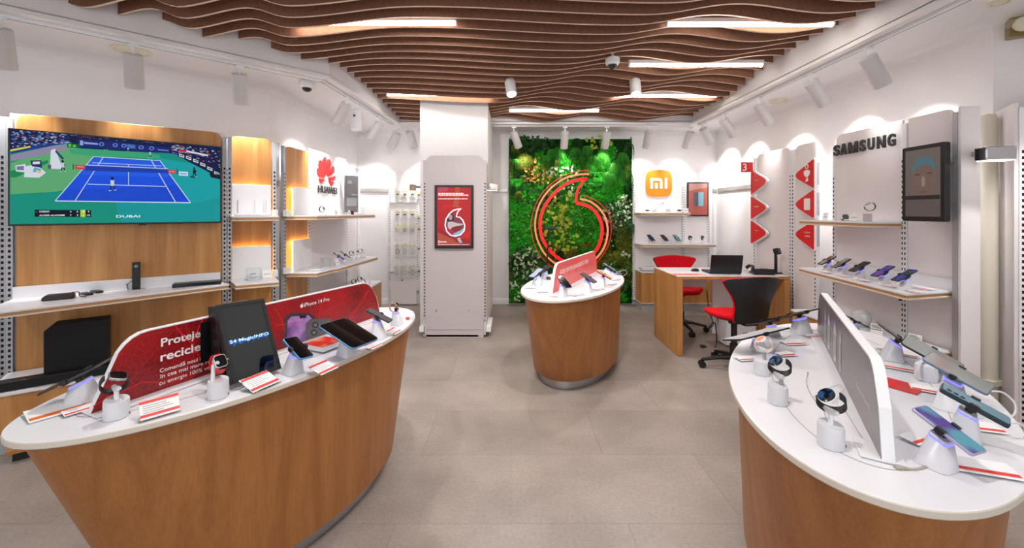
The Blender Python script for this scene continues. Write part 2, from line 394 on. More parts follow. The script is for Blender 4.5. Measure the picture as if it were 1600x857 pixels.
# ---------------------------------------------------------------- tracks and spotlights
def track(A, B, label):
    A, B = Vector(A), Vector(B); L = (B-A).length; ang = math.atan2(B.y-A.y, B.x-A.x)
    t = thing('light_track', label, 'track', (A.x, A.y, ZP-.03), ang)
    MB().bb(0, L, -.018, .018, 0, .030).build('rail', WHITE, t, smooth=False, bevel=.003)
    MB().bb(.02, L-.02, -.005, .005, -.0006, .0006).build('slot', METD, t, smooth=False)
def toff(A, B, o):   # shift outward (left of travel)
    d = (Vector(B)-Vector(A)).normalized(); n = Vector((-d.y, d.x))*o; return (A[0]+n.x, A[1]+n.y), (B[0]+n.x, B[1]+n.y)
T1 = toff((-4.0,1.50), RI[2], .085); T2 = toff(RI[2], RI[3], .085); T3 = toff(RI[3], RI[4], .085); T4 = toff(RI[4], RI[5], .085)
track(*T1, 'white light track running diagonally above the television wall')
track(*T2, 'white light track above the red flower logo bay')
track(*T3, 'white light track in front of the moss wall'); track(*T4, 'white light track along the right wall ceiling')
def spot(p, aim, label, group='white spotlights on the ceiling tracks', energy=None, size=62, L=.238, r=.054, lit=False):
    """p: top mount point; aim: direction the lamp shines"""
    t = thing('track_spotlight', label, 'spotlight', p, 0, group)
    a = Vector(aim).normalized(); piv = Vector((0, 0, -.060)); top = piv+Vector((0, 0, -.026))-a*.02; end = top+a*L
    b = MB(); b.bb(-.03, .03, -.014, .014, -.02, 0); b.build('adapter', WHITE, t, smooth=False, bevel=.003)
    b = MB(); b.cyl((0,0,-.02), piv, .008); b.lathe([(.0,-.068),(.010,-.066),(.013,-.058),(.010,-.050),(0,-.048)], 10); b.cyl(piv, top, .007); b.build('bracket', WHITE, t)
    u = a.orthogonal().normalized(); v = a.cross(u); n = 24
    if p[2] > 2.6: MB().cyl((0,0,0), (0,0,ZC-p[2]), .010).build('drop_rod', WHITE, t)
    ring = lambda q, rr: [q+(u*math.cos(2*PI*k/n)+v*math.sin(2*PI*k/n))*rr for k in range(n)]
    b = MB(); b.loft([ring(top, r*.9), ring(top+a*.006, r), ring(end-a*.004, r), ring(end, r*.97), ring(end, r*.86), ring(end-a*.02, r*.8)], 0, False)
    b.face(ring(top, r*.9)[::-1]); b.build('body', mat('pale grey lamp paint', (204,201,200), .45), t)
    b = MB(); b.face(ring(end-a*.019, r*.8)); b.build('lens', SPOTE, t, smooth=False)
    ld = bpy.data.lights.new('spot_lamp', 'SPOT'); ld.energy = energy or SPOT_W; ld.spot_size = math.radians(size*1.25); ld.spot_blend = .6; ld.shadow_soft_size = .04
    ld.color = (1, .98, .96)
    lo = bpy.data.objects.new('spot_lamp', ld); C.objects.link(lo); lo.parent = t; lo.location = end+a*.004
    lo.rotation_mode = 'QUATERNION'; lo.rotation_quaternion = a.to_track_quat('-Z', 'Y')
def on(T, px):
    A, B = T; k = (px-800)/F     # X = k Y on the track line
    s = (k*A[1]-A[0])/((B[0]-A[0])-k*(B[1]-A[1])); return (A[0]+(B[0]-A[0])*s, A[1]+(B[1]-A[1])*s, ZP-.03)
NW = Vector((-.60,.80)) ; 
def aim(x, y, z=-1): return (x, y, z)
spot(on(T1, 0), aim(-.30,.38), 'white spotlight cut by the left edge of the photo')
spot(on(T1, 208), aim(-.27,.36), 'white spotlight hanging under the round vent on the left')
spot(on(T1, 374), aim(-.16,.36), 'white spotlight left of the left dome camera')
spot(on(T2, 541), aim(-.72,.28), 'white spotlight tilted left, first right of the dome camera')
spot(on(T2, 592), aim(-.62,.05), 'white spotlight tilted left behind the box sensor cylinder')
spot(on(T2, 620), aim(-.62,.25), 'white spotlight tilted left nearest the track corner')
spot((-1.40, 5.62, ZP-.03), aim(.18,.5), 'white spotlight just left of the white column')
spot(on(T3, 803), aim(.38,.55), 'white spotlight at the left top of the moss wall, tilted right', energy=24)
spot(on(T3, 883), aim(-.02,.55), 'white spotlight over the middle of the moss wall', energy=24)
spot(on(T3, 948), aim(-.03,.55), 'white spotlight over the right part of the moss wall', energy=24)
spot(on(T3, 1014), aim(-.02,.6), 'white spotlight above the orange square logo', energy=32)
spot(on(T3, 1079), aim(-.12,.6), 'white spotlight above the small framed poster, near the corner', energy=32)
spot(on(T4, 1099), aim(.85,.5), 'farthest white spotlight of the right track')
spot(on(T4, 1131), aim(.85,.3), 'white spotlight above the red number flag')
spot(on(T4, 1186), aim(.72,.15), 'white spotlight above the triangle signs')
spot(on(T4, 1268), aim(.74,.1), 'white spotlight between the right ceiling vent and the slats')
spot(on(T4, 1357), aim(.62,.05), 'nearest white spotlight on the right track')
spot((2.53, 1.9, ZP-.03), aim(.35,.05), 'added unseen white fill spotlight on the right track near the camera')  # this and the next two: out-of-view spots added for fill
spot((2.53, 1.1, ZP-.03), aim(-.35,.1), 'added unseen white fill spotlight on the right track over the front counter', energy=10)
spot((-3.55, 1.85, ZP-.03), aim(.35,.0), 'added unseen white fill spotlight on the left track near the camera')
# two that hang between the slats
spot((-.02, 4.13, 2.76), aim(.12,-.42), 'lit white spotlight in the slats, left of the two', 'lit spotlights between the ceiling slats', energy=45, size=80, L=.17)
spot((1.24, 4.13, 2.76), aim(-.06,-.42), 'lit white spotlight in the slats, right of the two', 'lit spotlights between the ceiling slats', energy=45, size=80, L=.17)
for X, Y, lb, e, ax, ay in ((-1.2,1.9,'left counter',48,.05,.05), (1.3,1.3,'right counter',14,-.05,.05), (.2,1.0,'middle of the entrance',50,0,.1), (-.55,2.25,'centre aisle',80,.0,1.1), (.5,2.3,'way to the middle counter',70,.05,.6)):  # unseen spots added to brighten counters, aisle and column front
    spot((X, Y, 2.78), aim(ax,ay), 'added unseen white fill spotlight in the slats above the '+lb, 'added unseen fill spotlights', energy=e, size=90, L=.12)
def sensor(p):
    t = thing('ceiling_sensor', 'white cylinder housing with a small black square window on the track', 'camera', p)
    b = MB(); b.lathe([(.056,-.30),(.060,-.295),(.060,-.085),(.054,-.08)], 24); b.build('body', PLW, t)
    MB().cyl((0,0,0), (0,0,-.085), .012).build('stem', WHITE, t); MB().box((0.0,-.0605,-.155), (.022,.004,.022)).build('window', BLACK, t, smooth=False)
p = on(T2, 557); sensor((p[0], p[1], ZP-.02))
def dome(p, label, ceilz):
    t = thing('dome_camera', label, 'camera', p)
    b = MB(); b.lathe([(.056,0),(.062,-.006),(.062,-.045),(.052,-.055)], 28); b.build('base', WHITE, t)
    b = MB(); b.lathe([(.043,-.05),(.042,-.066),(.034,-.082),(.02,-.092),(.002,-.096)], 24); b.build('dome', GLOSSK, t)
    b = MB(); b.lathe([(.047,-.052),(.049,-.060),(.043,-.062)], 24, cap=False); b.build('ring', WHITE, t)
    if ceilz > p[2]+.01: MB().cyl((0,0,0), (0,0,ceilz-p[2]), .012).build('stem', WHITE, t)
p = at(478, 121, 3.72); dome((p.x, p.y+.02, ZP-.012), 'white dome camera under the left ceiling track corner', ZP)
p = at(957, 91, 3.60); dome((p.x, p.y, p.z), 'white dome camera hanging among the ceiling slats', ZC)
def vent(px, py, label, r=.1, m=None):
    p = onz(px, py, ZP)
    t = thing('ceiling_vent', label, 'vent', (p.x, p.y, ZP))
    b = MB(); b.lathe([(r,0),(r,-.006),(r*.8,-.010),(r*.75,-.004),(r*.75,0)], 32, cap=False); b.build('rim', m or mat('ivory plastic', (226,220,196), .5), t)
    b = MB(); b.lathe([(0.001,-.012),(r*.55,-.008),(r*.62,-.002)], 32, cap=False); b.build('disc', m or MATS['ivory plastic'], t)
vent(205, 79, 'round ivory ceiling vent behind the left spotlight', .12); vent(1216, 157, 'round ivory ceiling vent above the triangle signs', .09)
vent(845, 206.5, 'round ivory ceiling vent above the moss wall, left one', .11); vent(872, 206, 'round ivory ceiling vent above the moss wall, right one', .09)
vent(1562, 3, 'round white recessed ceiling fitting at the top right edge', .05)
# emergency twin lamp
p = at(1578, 41, 2.42)
t = thing('emergency_light', 'ivory twin head emergency lamp high on the right wall corner', 'lamp', (3.13, 2.47, 2.50), math.radians(-35))
MB().bb(-.10,.16,-.05,.03,-.07,.05).build('housing', clear('yellowed clear plastic', (226,220,196), .35), t, bevel=.01)
IV = MATS['ivory plastic']
for s in (-.045, .095):
    b = MB(); b.M = Matrix.Translation((s,-.05,-.01)) @ Matrix.Rotation(math.radians(70), 4, 'X'); b.lathe([(.038,0.03),(.045,.02),(.045,.0),(.02,-.03)], 20); b.build('lamp_head', IV, t)
MB().bb(.0,.05,-.02,.03,.02,.07).build('bracket', METG, t)
# ---------------------------------------------------------------- wall rails, arm lights
def rail(A, B, z, label, h=.055):
    A, B = Vector(A), Vector(B); L = (B-A).length
    t = MB().bb(0, L, -.02, .0, 0, h).build('wall_rail', RAILM, bevel=.004); t.location = (A.x, A.y, z); t.rotation_euler = (0,0,math.atan2(B.y-A.y, B.x-A.x))
    tag(t, label, 'rail')
rail((-.28,6.065), (-.06,6.065), 1.66, 'short aluminium wall rail between column and moss wall')
rail((2.95,6.065), (3.025,6.065), 1.66, 'aluminium wall rail stub in the right back corner', .05)
rail((3.028,6.0), (3.028,4.60), 1.66, 'aluminium rail on the right wall behind the red signs')
rail((-2.295,4.6), (-2.295,6.05), 1.66, 'aluminium rail on the left wall beyond the flower logo bay')
rail((-2.28,6.065), (-1.80,6.065), 1.66, 'aluminium rail on the back wall left of the hook panel')
def arm(p, ang, w, label):
    t = thing('arm_light', label, 'lamp', p, ang)
    MB().bb(-w/2, w/2, -.07, .0, -.045, .03).build('shade', mat('chrome', (210,210,212), .12, 1), t, bevel=.006)
    MB().bb(-w/2+.01, w/2-.01, -.065, -.005, -.048, -.044).build('lamp', mat('soft lamp', (255,248,230), .4, emit=2.5), t, smooth=False)
    MB().bb(-.012, .012, 0, .10, -.01, .02).build('bracket', METG, t)
arm((2.69, 2.31, 1.70), math.radians(-8), .15, 'chrome box arm light between the two white end panels at right')
arm((-.26, 4.62, 1.655), math.radians(60), .16, 'grey arm light on the right side of the column')
arm((-1.13, 4.75, 1.655), math.radians(-20), .05, 'small grey arm light on the left side of the column')
# ---------------------------------------------------------------- wall units (gondolas)
class Unit:
    """a straight wall plane: local x runs along it (left to right seen from the room), -y faces the room"""
    def __init__(s, A, B):
        s.A = Vector(A); s.B = Vector(B); s.L = (s.B-s.A).length; s.d = (s.B-s.A)/s.L; s.ang = math.atan2(s.d.y, s.d.x); s.n = Vector((s.d.y, -s.d.x))
    def root(s, name, label, cat, group=None): return thing(name, label, cat, (s.A.x, s.A.y, 0), s.ang, group)
    def xz(s, px, py, off=0):
        A = s.A+s.n*off; k = (px-800)/F; t = (k*A.y-A.x)/(s.d.x-k*s.d.y); Y = A.y+s.d.y*t
        return t, EYE-(py-331)*Y/F
    def x(s, px, off=0): return s.xz(px, 331, off)[0]
    def loc(s, p):   # world plan -> local
        q = Vector((p[0], p[1]))-s.A; return (q.dot(s.d), -q.dot(s.n))
    def w(s, x, y, z=0): q = s.A+s.d*x-s.n*y; return (q.x, q.y, z)
def upright(root, x, z0=.1, z1=1.97, y=-.012, m=METG, wd=.028, pitch=.035):
    MB().bb(x-wd/2, x+wd/2, y, y+.03, z0, z1).build('upright', m, root, smooth=False)
    b = MB(); z = z0+.03
    top = z1-.24
    while z < top:
        b.bb(x-wd*.20, x+wd*.20, y-.0012, y-.0002, z, z+pitch*.5); z += pitch
    tag(b.build('slots', SLOT, root, smooth=False), kind='stuff')
def shelf(root, pts, z, t=.040, name='shelf', upst=None):
    """three layers: white board, oak core set back, white board"""
    sh = MB().prism(pts, z-.013, z).build(name, [TOPW], root, smooth=False, bevel=.0025)
    cx = sum(p[0] for p in pts)/len(pts); cy = sum(p[1] for p in pts)/len(pts)
    q = [(cx+(p[0]-cx)*.985, cy+(p[1]-cy)*.975) for p in pts]
    MB().prism(q, z-.030, z-.0132).build('shelf_core', OAKEDGE, sh, smooth=False)
    MB().prism(pts, z-t, z-.0302).build('shelf_base', EDGE, sh, smooth=False, bevel=.002)
    if upst: MB().bb(upst[0], upst[1], -.022, -.012, z, z+upst[2]).build('shelf_upstand', TOPW, sh, smooth=False)
    return sh
def cabinet(root, x0, x1, depth, z0, z1, door=WOODP, chamfer=.06, feet=True):
    P = [(x0, -.01), (x1, -.01), (x1, -depth), (x0, -depth)]
    c = MB().prism([(x0+.004,-.012),(x1-.004,-.012),(x1-.004,-depth+.012),(x0+.004,-depth+.012)], z0+.012, z1-.016).build('cabinet', door, root, smooth=False)
    MB().prism(P, z1-.016, z1).build('cabinet_top', TOPW, c, smooth=False, bevel=.002)
    MB().prism(P, z0, z0+.012).build('cabinet_base', EDGE, c, smooth=False)
    if feet: MB().prism([(x0+.01,-.02),(x1-.01,-.02),(x1-.01,-depth+.03),(x0+.01,-depth+.03)], 0, z0).build('plinth', METG, c, smooth=False)
    return c
# --- television bay
UL = Unit((-3.17, 2.618), (-2.337, 3.25))
R1 = UL.root('display_bay', 'oak backed wall bay carrying the large television and long shelf', 'wall display')
xr = UL.x(344)
MB().slab(rrect(xr+.01, 1.90, .06, x0=0, z0=.10, corners=(1,1,0,0)), -.004, .014).build('back_panel', WOODP, R1, bevel=.002)
MB().bb(-.03, xr+.03, .016, .03, .1, 2.0).build('rear_sheet', METG, R1, smooth=False)
upright(R1, -.025); upright(R1, xr+.028); upright(R1, xr+.062)
sp = [UL.loc(onz(*q, .815)) for q in ((5,488),(358,444))]
shelf(R1, [(-.015,-.012), (-.03, sp[0][1]), (sp[1][0], sp[1][1]), (xr+.005,-.012)], .815, upst=(-.01, xr, .075))
P = [UL.loc(onz(*q, .35)) for q in ((6,616),(162,591))]
cabinet(R1, -.03, xr+.02, .46, .105, .35)
# --- router bay
UB = Unit((-2.34, 3.39), (-2.10, 3.575))
R2 = UB.root('display_bay', 'narrow oak bay with two glowing white backboards and a router', 'wall display')
MB().slab(rrect(UB.L, 1.90, .05, x0=0, z0=.10, corners=(1,1,0,0)), -.004, .014).build('back_panel', WOODP, R2, bevel=.002)
upright(R2, -.02); upright(R2, UB.L+.022)
for (x0, x1, ya, yb) in ((362, 423, 289, 334), (362, 423, 385, 434)):
    a, z1 = UB.xz(x0, ya, .03); c, z0 = UB.xz(x1, yb, .03); a = max(a, .015); z0 = 1.335 if ya < 300 else .815
    z1 = UB.xz((x0+x1)/2, ya, .03)[1]
    k = MB().bb(a, c, -.045, -.035, z0, z1).build('backboard', WHITE, R2, smooth=False, bevel=.003)
    s = MB(); s.bb(a+.006, c-.006, -.030, -.022, z1-.022, z1-.012); s.bb(a+.008, a+.016, -.030, -.022, z0, z1-.02); s.bb(c-.016, c-.008, -.030, -.022, z0, z1-.02); s.build('led_strip', WARM, k, smooth=False)
for z, q in ((1.335, ((362,337.4),(435,336.6))), (.815, ((367.7,445),(436.4,439.6)))):
    if z > 1: pts = [(-.01,-.012), (0,-.27), (.05,-.30), (UB.L+.02,-.30), (UB.L+.02,-.012)]
    else:
        a = UB.loc(onz(*q[0], z)); c = UB.loc(onz(*q[1], z)); pts = [(-.01,-.012), a, c, (UB.L+.01,-.012)]
    shelf(R2, pts, z)
    MB().bb(-.045, .0, -.07, -.014, z-.01, z+.05).build('shelf_bracket', WHITE, R2, smooth=False, bevel=.003)
    MB().bb(UB.L, UB.L+.04, -.07, -.014, z-.01, z+.05).build('shelf_bracket', WHITE, R2, smooth=False, bevel=.003)
cabinet(R2, 0, UB.L, .30, .105, .35)
# corner post between the angled and straight runs
t = thing('corner_post', 'dark grey steel post in the corner between the oak bays', 'post', (-2.125, 3.68, 0), math.radians(30))
MB().bb(-.03,.03,-.02,.02,.1,1.99).build('post', METG, t, smooth=False, bevel=.002); MB().bb(-.028,.028,-.035,-.021,1.60,1.65).build('bracket', METD, t, smooth=False)
# --- flower logo run along the left side wall
UH = Unit((-2.08, 3.75), (-2.08, 5.45))
R3 = UH.root('display_bay', 'oak and white wall bay with the red flower logo', 'wall display')
x1 = UH.x(480); x2 = UH.x(540); x3 = UH.x(556)
MB().slab(rrect(x1-.01, 1.88, .07, x0=.01, z0=.10, corners=(0,1,0,0)), -.004, .014).build('back_panel', WOODP, R3, bevel=.002)
MB().bb(x1+.03, x2, -.004, .014, .10, 2.02).build('back_panel', PANELW, R3, smooth=False, bevel=.003)
MB().bb(x2+.03, UH.L+.15, -.004, .014, .10, 1.95).build('back_panel', PANELW, R3, smooth=False, bevel=.003)
upright(R3, -.02, m=METG); upright(R3, x1+.014, m=WHITE); upright(R3, x2+.012, m=WHITE, z1=1.99); upright(R3, x3+.02, m=WHITE, z1=1.93)
for ya, z0 in ((232+88, 1.335), (380, .815)):
    z1 = 1.60 if z0 > 1 else 1.10
    k = MB().bb(.07, x1, -.045, -.035, z0, z1).build('backboard', WHITE, R3, smooth=False, bevel=.003)
    s = MB(); s.bb(.075, x1-.01, -.030, -.022, z1-.022, z1-.012); s.bb(.078, .086, -.030, -.022, z0, z1-.02); s.build('led_strip', WARM, k, smooth=False)
def wpts(U, L): return [U.loc(p) for p in L]
for z in (1.335, .815):
    e = 4.95 if z > 1 else 5.05
    shelf(R3, wpts(UH, [(-2.07,3.72),(-1.77,3.72),(-1.74,3.98),(-2.07,3.98)]), z)
    shelf(R3, wpts(UH, [(-2.07,3.985),(-1.745,3.985),(-1.71,4.03),(-1.65,e),(-2.07,e+.15)]), z, name='shelf')
    MB().bb(-.06, -.0, -.05, -.014, z-.01, z+.05).build('shelf_bracket', WHITE, R3, smooth=False, bevel=.003)
cabinet(R3, 0, UH.L-.20, .42, .14, .486)
LOGO = mat('red flower logo', (206,34,32), .55)
# flower of eight petals
fx, fz = UH.xz(510, 277, .01); wpx = abs(UH.x(525,.01)-UH.x(496,.01)); hpx = UH.xz(510,243,.01)[1]-UH.xz(510,288,.01)[1]
fl_ = thing('flower_logo', 'red eight petal flower emblem on the white left panel', 'logo', UH.w(fx, -.012, fz), UH.ang)
S = hpx/47.0; SX = wpx/30.0
pet = [[(354,385),(320,330),(312,230),(325,175),(352,165),(362,230),(362,330)], [(358,385),(362,300),(368,210),(385,178),(410,200),(412,250),(385,330)]]
pet = [[(346,378),(322,320),(313,215),(330,172),(350,165),(360,240),(358,340)], [(366,380),(366,240),(372,185),(392,178),(412,215),(405,280),(385,345)],
       [(340,385),(290,340),(272,280),(278,225),(296,210),(312,260),(325,330)], [(375,382),(395,340),(420,280),(435,245),(450,270),(450,320),(420,358)],
       [(335,405),(285,405),(262,370),(256,330),(266,312),(300,352),(336,385)], [(380,405),(420,385),(464,358),(466,390),(450,420),(400,425)],
       [(340,430),(320,455),(297,474),(282,450),(278,428)], [(388,430),(448,440),(440,470),(418,488),(400,465)]]
for P in pet:
    pts = [((x-360)/7.14*SX, -(y-395)/7.14*S) for x, y in P]; MB().slab(pts, -.004, .006).build('petal', LOGO, fl_, smooth=False)
a, za = UH.xz(496.5, 301, .01); c, zc = UH.xz(525.5, 301, .01)
t = thing('logo_lettering', 'black company name in square letters under the red flower', 'sign', UH.w(a, -.02, 1.575), UH.ang)
z0 = UH.xz(510, 302.5, .01)[1]-1.575; z1 = UH.xz(510, 291.5, .01)[1]-1.575
text('HUAWEI', t, 0, z0, c-a, z1-z0, 0, INK, ext=.008, bold=.02, name='lettering')
# framed poster beside it
def framed(name, root_loc, ang, w_, h_, label, cat, fr=.018, dep=.03, m=BLACK, scr=GRAPH, tilt=0):
    t = thing(name, label, cat, root_loc, (tilt, 0, ang))
    MB().slab(rrect(w_, h_, .008, x0=-w_/2, z0=-h_/2), 0, dep).build('housing', m, t, bevel=.003)
    MB().slab(rrect(w_-2*fr, h_-2*fr, .003, x0=-w_/2+fr, z0=-h_/2+fr), -.0015, .001).build('screen', scr, t, smooth=False)
    return t
yb = -.02
xc = UH.x(549.5, .12); zc0 = UH.xz(549.5, 335, .12)[1]; zc1 = UH.xz(549.5, 275, .12)[1]
pf = framed('framed_poster', UH.w(xc, -.12, (zc0+zc1)/2+.015), UH.ang-math.radians(50), .16, zc1-zc0-.02, 'grey framed product poster standing on the upper flower logo shelf', 'poster', m=METD, scr=mat('grey poster print', (112,110,112), .3))
h2 = (zc1-zc0)/2
b = MB(); b.bb(-.06,.06,-.004,-.0025,-.15,-.05); b.bb(-.05,.0,-.004,-.0025,.12,.16); b.bb(0,.07,-.004,-.0025,-.02,.0); b.build('print', INKG, pf, smooth=False)
# --- unit at the left edge of the photo
UE = Unit((-3.95, 2.03), (-3.20, 2.60))
R0 = UE.root('display_bay', 'white wall bay cut by the left edge of the photo', 'wall display')
MB().bb(0, UE.L-.045, -.004, .014, .1, 2.0).build('back_panel', PANELW, R0, smooth=False, bevel=.003); upright(R0, UE.L-.02, m=METG); upright(R0, .02)
MB().bb(UE.L-.065, UE.L-.04, -.03, -.005, .1, 1.97).build('post', METG, R0, smooth=False)
# --- column panel
UC = Unit((-.965, 4.45), (-.278, 4.45))
RC = UC.root('column_display', 'tall pale grey panel unit in front of the white column', 'display stand')
MB().slab([(0.03,0),(UC.L-.03,0),(UC.L-.03,1.90)]+[(UC.L-.03-.07+.07*math.cos(a), 1.91+.07*math.sin(a)) for a in [k*PI/2/5 for k in range(6)]]+[(.10+.07*math.cos(a), 1.91+.07*math.sin(a)) for a in [PI/2+k*PI/2/5 for k in range(6)]], 0, .03).build('front_panel', PANELG, RC, bevel=.002)
upright(RC, .015, z0=.20, z1=1.93, y=.001, m=PANELG, wd=.03); upright(RC, UC.L-.015, z0=.20, z1=1.93, y=.001, m=PANELG, wd=.03)
MB().bb(.01, .035, .032, .40, .02, 1.93).build('side_panel', PANELW, RC, smooth=False); MB().bb(UC.L-.035, UC.L-.01, .032, .40, .02, 1.93).build('side_panel', PANELW, RC, smooth=False)
MB().bb(.03, UC.L-.03, -.004, -.0005, .085, .092).build('seam', METG, RC, smooth=False)
for x in (.14, UC.L-.19): b = MB(); b.bb(x, x+.006, -.012, 0, .285, .305); b.build('hook', METD, RC, smooth=False)
b = MB(); [b.cyl((x, .2, 0), (x, .2, .02), .015) for x in (.05, UC.L-.05)]; b.bb(.0,.6,.0,.38,.010,.03); b.build('foot', METG, RC)
b = MB(); b.bb(-.045, .005, .0, .40, .06, .12); b.build('side_shelf', WHITE, RC, smooth=False, bevel=.004); MB().bb(UC.L-.005, UC.L+.05, .0, .40, .06, .12).build('side_shelf', WHITE, RC, smooth=False, bevel=.004)
# narrow white unit on the right flank of the column
# --- hook wall left of column
UK = Unit((-1.80, 5.98), (-1.26, 5.98))
RK = UK.root('hook_panel', 'white hook wall with five rows of small bagged accessories', 'wall display')
MB().bb(0, .50, -.004, .014, .22, 1.95).build('back_panel', PANELW, RK, smooth=False); upright(RK, .02, z0=.35, z1=1.93, m=WHITE, wd=.022); upright(RK, .42, z0=.35, z1=1.93, m=WHITE, wd=.022)
MB().bb(.03, .41, -.012, -.004, .02, .44).build('lower_panel', PANELW, RK, smooth=False, bevel=.002)
for z in (1.50, .49): MB().bb(.03, .41, -.03, -.004, z-.008, z+.008).build('cross_bar', METG, RK, smooth=False)
MB().bb(.19, .21, -.016, -.012, .36, .38).build('lock', BLACK, RK, smooth=False)
PACKW = mat('white pack card', (222,222,218), .5); PACKP = clear('pack film', (254,254,253), .15)
def pack(p, w_, h_, label, inner, k):
    t = thing('accessory_pack', label, 'package', p, 0, 'bagged accessories on the hook wall')
    MB().bb(-w_/2, w_/2, -.008, -.004, -h_, 0).build('card', PACKW, t, smooth=False)
    MB().bb(-w_/2, w_/2, -.010, -.0085, -.018, 0).build('header', YEL, t, smooth=False)
    b = MB()
    if inner == 'cable': b.tube([(w_*.28*math.cos(a), -.013, -h_*.55+h_*.2*math.sin(a)) for a in [k2*2*PI/9 for k2 in range(10)]], .003, n=4)
    else: b.lathe([(.001,-.0),(w_*.26,.002),(w_*.26,.012),(.001,.016)], 10, c=(0,-.018,-h_*.5))
    b.build('accessory', BLACK if inner != 'cable' or k % 3 == 0 else INKG, t)
    MB().bb(-w_*.48, w_*.48, -.022, -.0105, -h_*.97, -.02).build('bubble', PACKP, t, smooth=False, bevel=.003)
    b = MB(); b.cyl((0, .018, .012), (0, -.11, .012), .0025, n=6); b.bb(-.025, .025, -.112, -.110, .0, .03); b.build('hook', PACKW, t)
rn = ['top', 'second', 'third', 'fourth', 'lowest']; cn = ['left', 'middle', 'right']
for r, (py, n) in enumerate(((298,3),(330,3),(353,3),(382,3),(415,3))):
    for c_ in range(3):
        px = (620.5, 632, 644)[c_]; x = (px-800)/F*5.92; z = EYE-(py-331)/F*5.92
        h = .115 if r < 3 else .19
        pack((x, 5.955, z), .085, h, 'small bagged accessory, %s row of hook wall, %s one' % (rn[r], cn[c_]), 'cable' if r > 1 else 'plug', c_+r)
for r, py in enumerate((300, 337, 354, 385, 420)):
    x = (654-800)/F*5.92; pack((x, 5.955, EYE-(py-331)/F*5.92), .07, .10, 'bagged accessory on the side hook next to the column, %s row' % rn[r], 'plug', r)
# --- orange logo bay on the back wall
UM = Unit(((989-800)/F*5.92, 5.92), ((1113-800)/F*5.92, 5.92))
RM = UM.root('display_bay', 'white wall bay with the orange square logo on the back wall', 'wall display')
xa = UM.x(1067); xb = UM.x(1106)
MB().bb(.03, xa-.02, -.004, .014, .1, 2.0).build('back_panel', PANELW, RM, smooth=False, bevel=.003); MB().bb(xa+.02, xb-.015, -.004, .014, .1, 1.95).build('back_panel', PANELW, RM, smooth=False, bevel=.003)
upright(RM, .012, m=WHITE, z1=1.99, wd=.024); upright(RM, xa-.008, m=WHITE, wd=.02); upright(RM, xa+.012, m=WHITE, wd=.02); upright(RM, xb, m=WHITE, wd=.024)
MB().bb(xb+.02, xb+.06, -.01, .06, .1, 1.98).build('end_post', PANELW, RM, smooth=False, bevel=.003)
shelf(RM, wpts(UM, [(1.76,5.91),(1.775,5.68),(1.80,5.64),(2.46,5.64),(2.46,5.91)]), 1.356)
shelf(RM, wpts(UM, [(1.76,5.91),(1.775,5.68),(1.80,5.64),(2.82,5.64),(2.82,5.91)]), .918)
cabinet(RM, .03, xb, .29, .10, .54, chamfer=.05)
OR = mat('orange logo tile', (240,132,8), .5)
ox, oz = UM.xz(1029.3, 286.8, .015); r_ = abs(UM.x(1050.5,.015)-UM.x(1009,.015))/2
sq = []
for k in range(48):
    a = 2*PI*k/48; c, s_ = math.cos(a), math.sin(a); q = (abs(c)**4.2+abs(s_)**4.2)**(-1/4.2); sq.append((r_*q*c, r_*q*s_))
t = thing('orange_logo', 'orange rounded square emblem with white mi letters', 'logo', UM.w(ox, -.006, oz), 0)
MB().slab(sq, -.008, 0).build('tile_body', OR, t, smooth=False)
b = MB(); W_ = r_*1.28; H_ = W_*.62; st = W_*.155
def bar(x0, x1, z0, z1): b.slab([(x0,z0),(x1,z0),(x1,z1),(x0,z1)], -.012, -.0082)
x0 = -W_/2; xe = x0+W_*.72
b.slab([(x0,-H_/2),(x0+st,-H_/2),(x0+st,H_/2-st),(xe-st*1.4,H_/2-st),(xe-st,H_/2-st*1.3),(xe-st,-H_/2),(xe,-H_/2),(xe,H_/2-st*1.4),(xe-st*.5,H_/2-st*.25),(xe-st*1.4,H_/2),(x0,H_/2)], -.012, -.0082)
mx = (x0+xe)/2; bar(mx-st/2, mx+st/2, -H_/2, H_/2-st*1.8); bar(W_/2-st, W_/2, -H_/2, H_/2)
b.build('letters', PAPER, t, smooth=False)
ax, az = UM.xz(1090, 311.5, .03); wd = abs(UM.x(1106.5,.03)-UM.x(1073.5,.03)); hh = (338-285)/F*5.89
t = framed('framed_poster', UM.w(ax, -.045, az), 0, wd, hh, 'red framed poster with a small blue square beside the orange logo', 'poster', scr=mat('brick red print', (168,82,70), .3))
b = MB(); b.bb(-wd*.22, wd*.25, -.0035, -.002, -.10, .10); b.build('print', mat('pale blue print', (120,170,190), .4), t, smooth=False)
MB().bb(-wd*.22, 0, -.0045, -.0036, -.10, .10).build('print', mat('slate print', (80,84,96), .4), t, smooth=False)
MB().face([(-wd/2+.02,-.0035,.12),(wd/2-.02,-.0035,.17),(wd/2-.02,-.0035,hh/2-.02),(-wd/2+.02,-.0035,hh/2-.02)]).build('print', mat('grey red print', (176,128,122), .4), t, smooth=False)
